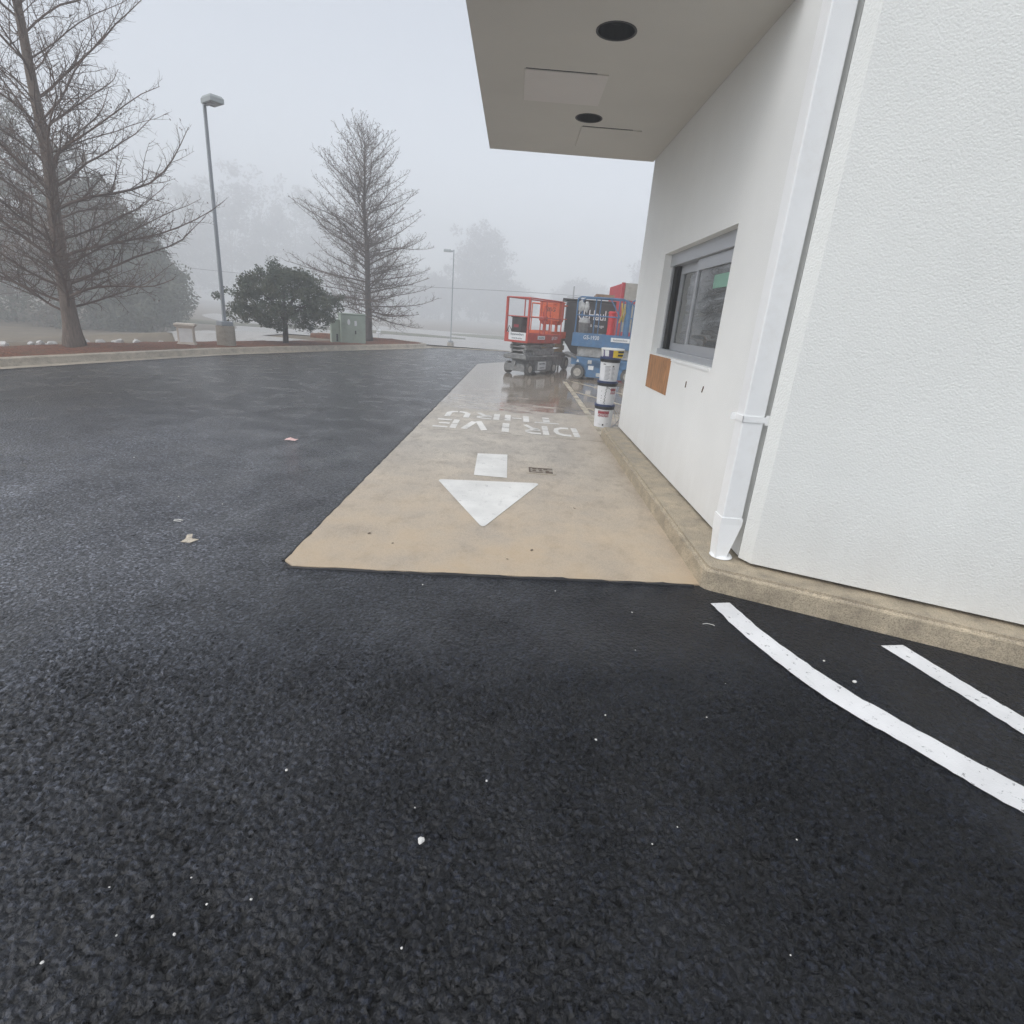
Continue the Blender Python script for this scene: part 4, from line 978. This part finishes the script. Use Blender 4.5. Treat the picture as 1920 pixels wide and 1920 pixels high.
rail_set(rl, -.92, .92, -.365, .365, 1.12, 2.06, (-.92, -.02, .92), M['red'], .48, bigposts=(-.92,))
b = MB()
b.tube([(-.12, -.365, 1.16), (-.12, -.365, 1.88), (.22, -.365, 1.88), (.22, -.365, 1.16)], .017, 8); b.build('entry_gate', M['red'], rl, smooth='auto')
b = MB(); b.box(.0, .22, -.30, -.16, 1.50, 1.62, b=.02); b.tube([(.06, -.23, 1.62), (.04, -.23, 1.74)], .015, 8); b.tube([(.08, -.2, 1.5), (.16, -.22, 1.3), (.14, -.25, 1.13)], .012, 6); b.build('control_box', M['red'], rl)
# end decal faces -x
def end_decal(parent, y0, y1, z0, z1, x, lines, ink, plate):
    b = MB(); b.box(x - .006, x - .001, y0, y1, z0, z1); pr = b.build('decal', plate, parent)
    for i, (tx, sz, xs_) in enumerate(lines): text(tx, sz, ink, frame((x - .009, (y0 + y1) / 2, z1 - (z1 - z0) * (i + .5) / len(lines)), (0, -1, 0), (0, 0, 1)), pr, xs=xs_, extr=.001)
end_decal(rl, -.33, .24, .94, 1.15, -.956, [('EquipmentShare', .085, .78), ('rental & service', .06, .9)], M['decal_ink'], M['decal'])
side_decal(rl, -.42, -.02, .985, 1.085, -.391, [('EquipmentShare', .055, .8, .1)], M['decal_ink'], M['decal'])
side_decal(rl, .28, .78, .97, 1.09, -.391, [('SJIII 3219', .12, .75, 0)], M['white_ink'])
side_decal(rl, -.28, .18, .14, .37, -.386, [('EquipmentShare', .065, .78, .1), ('rental & service', .05, .9, 0)], M['decal_ink'], M['decal'])
side_decal(rl, -.3, .4, .50, .545, -.388, [('SKYJACK', .05, 1.1, 0)], M['white_ink'])
tb = thing('tool_bin', 'charcoal bin with a faded mark, standing on the red lift platform', 'bin', (.10, 16.86, .942), math.atan2(u.y, u.x))
b = MB(); b.box(-.20, .20, -.17, .17, 0, .62, b=.03); b.box(-.22, .22, -.19, .19, .60, .66, b=.015); b.build('tub', M['bin'], tb)
b = MB(); b.box(-.206, -.2005, -.08, .08, .34, .42); b.build('faded_mark', M['red_ink'], tb)
hz = MB(); hz.tube([(0, 0, .012), (.05, .1, .02), (.0, .2, .05), (-.1, .16, .25), (-.06, .1, .38), (.0, .18, .28), (.08, .26, .03), (.2, .2, .012)], .013, 6)
o = hz.build('hose', M['wire'], None, loc=(-.15, 16.55, .942)); tag(o, 'coiled black hose lying on the red lift platform by its corner post', 'hose')
# orange lift behind it ---------------------------------------------------
ol = thing('scissor_lift', 'orange lift with ochre scissor arms, half hidden behind the red lift', 'scissor lift', (1.10, 19.02, .012), R(64), 'scissor lifts')
b = MB(); b.box(-.75, .75, -.33, .33, .14, .46, b=.02); b.box(-.72, .72, -.36, .36, .46, .54, b=.01); b.build('chassis', M['grey_machine'], ol)
for x in (-.62, .62):
    for y in (-.36, .36): wheel(ol, x, y, .20, .15, rim=M['rim'])
arms(ol, .54, .98, 1.4, .25, M['ochre'], 3)
b = MB(); b.box(-.80, .80, -.36, .36, .99, 1.05); b.box(-.80, .80, -.38, -.35, .99, 1.2, b=.005); b.box(-.80, .80, .35, .38, .99, 1.2, b=.005); b.box(-.81, -.79, -.36, .36, .99, 1.2, b=.005); b.build('platform', M['orange'], ol)
rail_set(ol, -.78, .78, -.35, .35, 1.18, 2.0, (-.78, .78), M['orange'], .5)
b = MB()
lo = [(-.42, -.38), (-.14, -.38), (-.14, .14), (-.42, .14)]; hi_ = [(-.52, -.46), (-.10, -.46), (-.10, .20), (-.52, .20)]
for (A_, za, B_, zb_) in ((lo, 1.40, hi_, 1.52), (hi_, 1.52, hi_, 2.05)):
    b.add([(x, y, za) for x, y in A_] + [(x, y, zb_) for x, y in B_], [(3, 2, 1, 0), (4, 5, 6, 7)] + [(i, (i + 1) % 4, 4 + (i + 1) % 4, 4 + i) for i in range(4)])
b.box(-.54, -.08, -.48, .22, 2.05, 2.09, b=.006)
for y in (-.32, .08): b.bar((-.30, y, 1.05), (-.30, y, 1.42), .07, .07)
bx = b.build('enclosure', M['orange'], ol)
text('JLG', .17, M['black_ink'], frame((-.524, -.18, 1.84), (0, -1, 0), (0, 0, 1)), bx, shear=.25, xs=1.2)
b = MB(); b.bar((-.524, -.15, 1.75), (-.524, -.21, 1.63), .03, .004); b.build('hook_mark', M['black_ink'], bx)
# blue lift ---------------------------------------------------------------
ub = Vector((.952, -.30)).normalized()
bu = thing('scissor_lift', 'blue scissor lift loaded with bags and hoses, half behind the building corner', 'scissor lift', (2.64, 16.42, .012), math.atan2(ub.y, ub.x), 'scissor lifts')
b = MB()
b.box(-.86, .86, -.30, .30, .12, .62, b=.015); b.box(-.50, .52, -.385, -.30, .08, .56, b=.012); b.box(-.50, .52, .30, .385, .08, .56, b=.012)
for y0, y1 in ((-.385, -.30), (.30, .385)):
    b.prism([(-.96, .40), (-.96, .62), (.94, .62), (.94, .40), (.78, .46), (.62, .40), (.52, .36), (-.52, .36), (-.58, .40), (-.72, .46), (-.86, .40)], y0, y1, Matrix(((1, 0, 0, 0), (0, 0, 1, 0), (0, 1, 0, 0), (0, 0, 0, 1))))
b.build('chassis', M['blue'], bu)
for x in (-.74, .68):
    for y in (-.35, .35): wheel(bu, x, y, .195, .12)
b = MB(); b.bar((-1.16, -.2, .70), (-.80, -.2, .58), .5, .04); b.build('step', M['grey_machine'], bu)
arms(bu, .62, .90, 1.66, .28, M['grey_light'], 3)
b = MB(); b.box(-.80, .80, -.315, -.29, .64, .84); b.build('arm_cover', M['grey_light'], bu)
b = MB(); b.box(-.98, .98, -.38, .38, .92, .98); b.box(-.98, .98, -.40, -.37, .90, 1.26, b=.006); b.box(-.98, .98, .37, .40, .90, 1.26, b=.006); b.box(-.99, -.96, -.38, .38, .90, 1.26, b=.006); b.box(.96, .99, -.38, .38, .90, 1.26, b=.006)
b.box(-.99, 1.0, -.415, -.385, .90, 1.01, b=.01); b.build('platform', M['blue'], bu)
b = MB(); zt = 2.20; zm = 1.73
for y in (-.375, .375):
    b.tube([(-.93, y, 1.26), (-.93, y, zt - .10), (-.90, y, zt - .03), (-.83, y, zt), (.30, y, zt), (.38, y, zt - .03), (.41, y, zt - .10), (.41, y, 1.26)], .021, 8)
    b.tube([(.53, y, 1.26), (.53, y, zt - .12), (.56, y, zt - .04), (.64, y, zt), (.95, y, zt), (.95, y, 1.26)], .021, 8)
    b.tube([(-.93, y, zm), (.41, y, zm)], .016, 8); b.tube([(.53, y, zm), (.95, y, zm)], .016, 8)
for x in (-.93, .95): b.tube([(x, -.375, zt - .05), (x, .375, zt - .05)], .019, 8); b.tube([(x, -.375, zm), (x, .375, zm)], .016, 8)
b.build('guard_rail', M['blue'], bu, smooth='auto')
for x in (-.42, .22):
    for y in (-.375, .375):
        b = MB(); b.tube([(x, y, 1.24), (x, y, zt)], .018, 8); b.build('rail_post', M['blue'], bu)
b = MB(); b.bar((.47, -.375, 1.2), (.47, -.375, zt - .05), .085, .06); b.build('rail_post', M['blue'], bu)
b = MB(); b.tube([(-.04, -.375, zt), (.26, -.40, 1.75)], .016, 8); b.build('brace', M['blue'], bu); b = MB(); b.tube([(.56, -.375, zt - .1), (.82, -.4, 1.75)], .016, 8); b.build('brace', M['blue'], bu)
side_decal(bu, -.72, -.18, 1.08, 1.22, -.401, [('GS-1930', .15, .85, 0)], M['white_ink'])
side_decal(bu, .10, .62, 1.09, 1.20, -.401, [('EquipmentShare', .07, .85, .1)], M['decal_ink'], M['decal'])
for x0, x1, z0, z1, mm in ((-.47, -.36, .45, .55, 'bag'), (-.44, -.29, .29, .40, 'decal'), (-.20, -.06, .12, .22, 'bag'), (.1, .25, .3, .42, 'decal')):
    b = MB(); b.box(x0, x1, -.391, -.3855, z0, z1); b.build('decal', M[mm], bu)
b = MB(); b.prism([(-.80, .48), (-.72, .48), (-.76, .56)], -.391, -.3855, Matrix(((1, 0, 0, 0), (0, 0, 1, 0), (0, 1, 0, 0), (0, 0, 0, 1)))); b.build('decal', M['decal'], bu)
RB = math.atan2(ub.y, ub.x)
def on_blue(x, y, z): p = Matrix.Rotation(RB, 3, 'Z') @ Vector((x, y, z)); return (2.64 + p.x, 16.42 + p.y, z + .012)
# its load, each thing on its own
def crumple(name, sx, sy, sz, m, loc, rz, label, cat, seed):
    bm = bmesh.new(); bmesh.ops.create_icosphere(bm, subdivisions=4, radius=1)
    for v in bm.verts:
        k = 1 + .28 * noise.noise(v.co * 1.6 + Vector((seed, 0, 0))) + .12 * noise.noise(v.co * 5 + Vector((0, seed, 0))); v.co *= k; v.co = Vector((v.co.x * sx, v.co.y * sy, v.co.z * sz))
    me = bpy.data.meshes.new(name); bm.to_mesh(me); bm.free(); me.materials.append(m); me.polygons.foreach_set('use_smooth', [True] * len(me.polygons))
    o = bpy.data.objects.new(name, me); col.objects.link(o); o.location = loc; o.rotation_euler = (0, 0, rz); return tag(o, label, cat)
crumple('plastic_bag', .095, .05, .15, M['bag'], on_blue(-.84, -.30, 1.96), RB, 'crumpled pale grey bag hung on the blue lift rail, upper left', 'bag', 1)
crumple('plastic_bag', .06, .05, .15, M['bag'], on_blue(-.68, -.31, 1.95), RB, 'narrower grey bag hung beside a larger one on the blue rail', 'bag', 2)
vc = thing('steel_bucket', 'grey metal pail with bright rim, standing on the blue lift under the hung bags', 'pail', on_blue(-.74, -.12, .982), 0)
b = MB(); b.lathe([(.12, 0), (.135, .02), (.155, .50), (.165, .52), (.165, .54), (.13, .55)], 24); b.build('shell', M['grey_machine'], vc, smooth='auto')
b = MB(); b.lathe([(.158, .55), (.16, .59), (.13, .66), (.05, .69)], 24); b.build('lid', M['bag'], vc, smooth='auto')
rt = thing('red_drum', 'tall bright red tube standing on the blue lift platform', 'drum', on_blue(.02, -.12, .982), 0)
b = MB(); b.lathe([(.105, 0), (.105, .82), (.115, .83), (.115, .87), (.09, .90)], 24); b.build('shell', M['redtube'], rt, smooth='auto')
b = MB(); b.lathe([(.108, .28), (.112, .30), (.108, .32)], 24); b.lathe([(.108, .60), (.112, .62), (.108, .64)], 24); b.build('hoop', M['redtube'], rt, smooth='auto')
pk = thing('plank_stack', 'two brown boards laid across the top rail of the blue lift', 'boards', on_blue(-.33, .18, 2.225), RB + R(20))
b = MB(); b.box(-.26, .26, -.10, .10, .0, .045); b.build('board', M['wood'], pk)
b = MB(); b.box(-.22, .29, -.07, .11, .047, .09); b.build('board', M['wood'], pk)
b = MB(); pts = [(.0, 0, .0), (.02, -.02, -.18), (.05, 0, -.38), (-.02, .02, -.5), (.03, -.03, -.30), (.08, 0, -.05), (.11, .0, -.25), (.07, .02, -.48)]
b.tube(pts, .022, 7); o = b.build('hose', M['hose'], None, loc=on_blue(.29, -.42, 2.10)); tag(o, 'looped yellow hose hanging from the blue lift rail by its thick post', 'hose')
# toolboxes at the foot of the rail
b = MB(); b.box(-.18, .18, -.1, .1, 0, .24, b=.02); b.box(-.06, .06, -.015, .015, .24, .29, b=.008); o = b.build('toolbox', M['grey_light'], None, loc=on_blue(-.25, -.2, .982)); tag(o, 'small grey toolbox on the blue lift platform left of the red tube', 'toolbox')

# ------------------------------------------------------------------ trailer and container behind
tr = thing('enclosed_trailer', 'black enclosed trailer with white lettering behind the blue lift', 'trailer', (2.50, 20.1, .012), R(-4))
b = MB(); b.prism([(-.86, .95), (-.86, 2.16), (.95, 2.20), (.95, .36), (-.42, .36)], -.9, 1.5, Matrix(((1, 0, 0, 0), (0, 0, 1, 0), (0, 1, 0, 0), (0, 0, 0, 1)))); bd = b.build('body', M['trailer'], tr)
b = MB(); b.box(-1.0, .97, -.93, 1.52, 2.2, 2.24, b=.01); b.build('roof_lip', M['trailer'], tr)
for y in (-.72, 1.2): wheel(tr, .45, y, .28, .16)
b = MB(); b.bar((-.42, 0, .38), (-1.0, 0, .46), .08, .08); b.tube([(-.95, 0, .46), (-.95, 0, .0)], .03, 8); b.build('tow_bar', M['grey_machine'], tr)
text('U-Haul', .44, M['white_ink'], frame((.0, -.905, 1.77), (1, 0, 0), (0, 0, 1)), bd, xs=.72)
text('moving & storage', .13, M['white_ink'], frame((.0, -.905, 1.46), (1, 0, 0), (0, 0, 1)), bd, xs=.9)
ct = thing('steel_container', 'red steel container with weathered beige end panels, behind the blue lift', 'container', (3.95, 18.35, .012), 0)
b = MB(); L_ = 2.5; H_ = 2.76
n = 20; pts = []
for i in range(n + 1):
    y = L_ * i / n; pts.append((-.80 + (.03 if i % 2 else 0), y))
b.prism(pts + [(1.5, L_), (1.5, 0.06), (-.75, .06)], .15, H_, None); b.build('corrugated_shell', M['cred'], ct)
b = MB(); b.box(-.82, -.72, -.02, .08, .1, H_ + .02); b.box(-.72, 1.5, -.02, .08, 2.18, 2.27); b.box(-.72, 1.5, -.02, .08, .1, .2); b.box(-.72, 1.5, -.02, .08, 1.22, 1.34); b.build('end_frame', M['cred'], ct)
for z0, z1 in ((2.28, H_ + .01), (1.35, 2.17), (.21, 1.21)):
    b = MB(); b.box(-.71, 1.5, -.01, .055, z0, z1); pp = b.build('end_panel', M['cbeige'], ct)

# ------------------------------------------------------------------ bucket stack
GBk = 'paint buckets stacked at the kerb end'
BX, BY = 1.475, 8.82
def curved(b, r0, r1, z0, z1, a0, a1, out=.0015, k=14):
    """patch wrapped round a cone, angles in degrees from the viewer's direction, positive to the right"""
    vs = []; fs = []
    for i in range(k + 1):
        a = R(a0 + (a1 - a0) * i / k)
        for r, z in ((r0 + out, z0), (r1 + out, z1)): vs.append((r * math.sin(a), -r * math.cos(a), z))
    for i in range(k): fs.append((2 * i, 2 * i + 2, 2 * i + 3, 2 * i + 1))
    b.add(vs, fs)
def wrap_text(body, size, m, ang, z, r, parent, rot=0, **k):
    me = text_mesh(body, size, extr=.0008, **k)
    for v in me.vertices:
        a = R(ang) + v.co.x / r; rr = r + .003 + v.co.z; v.co = Vector((rr * math.sin(a), -rr * math.cos(a), z + v.co.y))
    me.materials.clear(); me.materials.append(m); o = bpy.data.objects.new('lettering', me); col.objects.link(o); o.parent = parent; return o
def pail(z, label, rz=R(-10)):
    t = thing('paint_bucket', label, 'bucket', (BX, BY, z), rz, GBk)
    b = MB(); b.lathe([(.128, .0), (.133, .006), (.146, .285), (.146, .287), (.10, .288)], 40); b.build('body', M['bucket'], t, smooth='auto')
    b = MB(); b.lathe([(.147, .284), (.154, .288), (.155, .335), (.149, .337)], 40); b.build('neck_band', M['black'], t, smooth='auto')
    b = MB(); b.lathe([(.152, .330), (.163, .333), (.164, .356), (.158, .362), (.150, .362), (.147, .352), (.05, .352)], 40); b.build('lid', M['navy'], t, smooth='auto')
    return t
PH = .356
p1 = pail(.010, 'bottom white bucket of the stack, with a full red label facing the viewer')
b = MB(); curved(b, .1375, .1445, .15, .255, -38, 34); lb_ = b.build('label', M['red_ink'], p1)
b = MB(); curved(b, .1443, .1448, .258, .266, -38, 34); b.build('label_line', M['red_ink'], p1)
wrap_text('ADVANTAGE', .050, M['white_ink'], -2, .203, .1425, lb_, xs=.62, shear=.2)
b = MB(); curved(b, .1335, .1345, .035, .06, -2, 8); b.build('ink_mark', M['black_ink'], p1)
b = MB(); curved(b, .1345, .1355, .05, .056, -32, -12); curved(b, .135, .1365, .07, .076, 22, 38); curved(b, .134, .135, .05, .055, 22, 38); b.build('fine_print', M['greylabel'], p1)
b = MB(); b.tube([(.15, 0, .30), (.17, -.02, .2), (.21, -.05, .09), (.27, -.06, .16), (.16, -.03, .005), (.10, -.09, -.002)], .004, 6); b.tube([(.155, 0, .31), (.26, .02, .16), (.20, -.02, .05), (.12, -.1, .004)], .004, 6); b.build('handle', M['steel'], p1)
p2 = pail(.010 + PH, 'middle white bucket of the stack, with a black squiggle drawn down its side')
b = MB(); curved(b, .1385, .1435, .165, .25, 26, 70); lb_ = b.build('label', M['red_ink'], p2)
b = MB(); curved(b, .1440, .1445, .253, .260, 26, 70); b.build('label_line', M['red_ink'], p2)
wrap_text('ADVANTAGE', .045, M['white_ink'], 56, .207, .143, lb_, xs=.62, shear=.2)
b = MB(); pts = []
for i in range(40): z = .01 + .275 * i / 39; a = R(-6 + 3.2 * math.sin(i * .95) + 8 * (i / 39) ** 3); r = .1345 + .0105 * z / .285 + .002; pts.append((r * math.sin(a), -r * math.cos(a), z))
b.tube(pts, .0032, 5); pts = []
for i in range(14): z = .285 - .045 * (i / 13) ** .6; a = R(3 + 26 * i / 13); r = .1345 + .0105 * z / .285 + .002; pts.append((r * math.sin(a), -r * math.cos(a), z))
b.tube(pts, .003, 5); b.build('squiggle', M['black_ink'], p2)
b = MB()
for z in (.05, .09, .13): curved(b, .135 + z * .03, .1355 + z * .03, z, z + .018, -32, -26)
curved(b, .139, .141, .18, .215, -33, -24); b.build('fine_print', M['greylabel'], p2)
p3 = pail(.010 + 2 * PH, 'topmost full-size white bucket, covered in small grey print')
b = MB()
for i in range(11): z = .03 + i * .019; rr = .1345 + .011 * z / .285; curved(b, rr, rr + .0004, z, z + .010, -26, 8 if i % 3 else 2); curved(b, rr, rr + .0004, z, z + .008, 16, 40 - (i % 4) * 4)
b.build('fine_print', M['greylabel'], p3)
b = MB(); curved(b, .1438, .1444, .222, .242, 20, 28); curved(b, .1442, .1448, .25, .262, -40, -24); b.build('ink_mark', M['black_ink'], p3)
tb_ = thing('small_tub', 'short wide tub with yellow, black and purple label on top of the bucket stack', 'tub', (BX + .02, BY, .010 + 3 * PH - .003), R(-10), GBk)
b = MB(); b.lathe([(.150, 0), (.158, .01), (.175, .115), (.178, .118), (.178, .132), (.17, .136), (.05, .138)], 40); b.build('body', M['offwhite'], tb_, smooth='auto')
b = MB(); curved(b, .1575, .174, .008, .112, -60, 4); b.build('purple_label', M['purple'], tb_)
b = MB(); curved(b, .160, .1735, .022, .108, -56, -50, .003); curved(b, .160, .1735, .022, .108, -42, -18, .003); b.build('white_label', M['decal'], tb_)
b = MB(); curved(b, .1575, .174, .008, .112, 4, 75, .002); yl = b.build('yellow_label', M['yellow'], tb_)
b = MB(); curved(b, .1685, .1735, .078, .108, 28, 74, .0035); curved(b, .1600, .165, .030, .058, 30, 74, .0035); b.build('black_bar', M['black_ink'], yl)

# ------------------------------------------------------------------ small litter
pb = []
for s in range(3):
    bm = bmesh.new(); bmesh.ops.create_icosphere(bm, subdivisions=2, radius=1)
    for v in bm.verts: v.co *= 1 + .4 * noise.noise(v.co * 1.2 + Vector((s * 5, 3, 0))); v.co.z *= .7
    me = bpy.data.meshes.new('pebble'); bm.to_mesh(me); bm.free(); me.materials.append(M['pebble']); pb.append(me)
PB = [(-.18, 1.28, .0095), (-.69, 1.52, .006), (.01, 1.53, .005), (.43, 1.77, .006), (1.76, 2.28, .012), (1.70, 2.45, .007), (.55, 1.32, .003), (.49, 1.92, .005), (.78, 2.82, .006), (-1.03, .89, .005), (.72, 2.43, .004), (-.18, .97, .004), (-.84, 1.01, .005), (-.76, .97, .005), (1.04, 1.37, .004), (.65, 1.39, .003), (.93, 1.95, .004), (-.22, 1.40, .003), (-.61, 1.07, .004), (.85, 1.01, .003), (-.72, 1.05, .004), (-.80, 1.12, .003), (-.9, .96, .003), (-1.0, 1.08, .003), (-2.6, 4.2, .006), (-2.2, 4.1, .006), (-3.6, 5.2, .007), (-.45, 2.98, .006), (.35, 3.02, .005), (1.1, 2.2, .003)]
for i, (x, y, s) in enumerate(PB):
    o = bpy.data.objects.new('pebble', pb[i % 3]); col.objects.link(o); o.location = (x, y, s * .45 + .001); s *= .75 if i else 1.05; o.scale = (s, s * 1.2, s); o.rotation_euler = (0, 0, i * 1.3)
    big = i == 0
    tag(o, 'largest white pebble, alone on the black asphalt in the near centre' if big else ('white pebble lying between the two fresh stripes, the larger of two' if i == 4 else 'tiny white pebble scattered on the black asphalt'), 'pebble', 'white pebbles scattered on the asphalt')
def scrap(name, pts, m, loc, label, cat, th=.002):
    b = MB(); n = len(pts); c = Vector((sum(p[0] for p in pts) / n, sum(p[1] for p in pts) / n, max(p[2] for p in pts) * .6))
    b.v = [tuple(p) for p in pts] + [tuple(c)] + [(p[0], p[1], p[2] + th) for p in pts] + [(c.x, c.y, c.z + th)]
    for i in range(n): j = (i + 1) % n; b.f += [(i, n, j), (n + 1 + i, n + 1 + j, 2 * n + 1), (i, j, n + 1 + j, n + 1 + i)]
    b.mi = [0] * len(b.f); return tag(b.build(name, m, None, loc=loc), label, cat)
scrap('paper_scrap', [(-.075, -.02, .004), (-.02, -.035, .012), (.05, -.03, .006), (.08, .0, .022), (.04, .03, .01), (-.02, .025, .03), (-.07, .02, .012)], M['pink'], (-2.53, 6.37, .001), 'pinkish scrap of paper on the asphalt left of the lane', 'litter')
scrap('dry_leaf', [(-.045, -.03, .003), (.02, -.035, .004), (.06, .0, .016), (.01, .005, .012), (-.005, .05, .03), (-.04, .045, .024), (-.035, .01, .008)], M['leafbrown'], (-2.05, 3.37, .001), 'curled tan dry leaf on asphalt left of the slab corner', 'leaf')
b = MB(); b.tube([(.03, .012, .004), (-.005, .02, .005), (-.025, .008, .005), (-.022, -.008, .005), (.0, -.012, .005), (.028, -.010, .004)], .0035, 6); tag(b.build('plastic_curl', M['pebble'], None, loc=(-2.32, 3.70, 0)), 'small white hook-shaped plastic curl near the tan dry leaf', 'litter')
b = MB(); b.tube([(-.035, .004, .003), (-.01, .008, .006), (.02, .0, .005), (.03, -.008, .003)], .0016, 6); tag(b.build('white_thread', M['pebble'], None, loc=(1.2, 2.74, 0)), 'thin white curved thread on asphalt left of the curved stripe', 'litter')
for i, (x, y) in enumerate([(-.75, 3.55), (.22, 3.6), (.62, 4.6), (.05, 3.42), (-.95, 3.7)]):
    o = scrap('leaf_scrap', [(-.02, -.012, .001), (.012, -.014, .001), (.026, .004, .004), (.0, .014, .003), (-.018, .01, .002)], M['iron'], (x, y, .0105), 'small dark leaf scrap lying on the brownish concrete lane', 'leaf', .001); o['group'] = 'dark leaf scraps on the lane'; o.rotation_euler = (0, 0, i * 1.1); o.scale = [.35 + .4 * ((i * 37) % 10) / 10] * 2 + [1]

# ------------------------------------------------------------------ fog
b = MB(); b.box(-310, 310, -66, 310, -3.2, 46.0)
me = bpy.data.meshes.new('haze'); me.from_pydata(b.v, [], b.f); ho = bpy.data.objects.new('haze', me); col.objects.link(ho); ho['kind'] = 'stuff'
m = bpy.data.materials.new('fog'); m.use_nodes = True; n = m.node_tree.nodes; n.remove(n['Principled BSDF'])
pv = n.new('ShaderNodeVolumePrincipled'); pv.inputs['Color'].default_value = (.95, .975, 1.0, 1); pv.inputs['Density'].default_value = .0086; pv.inputs['Anisotropy'].default_value = .0
m.node_tree.links.new(pv.outputs[0], n['Material Output'].inputs['Volume']); me.materials.append(m)
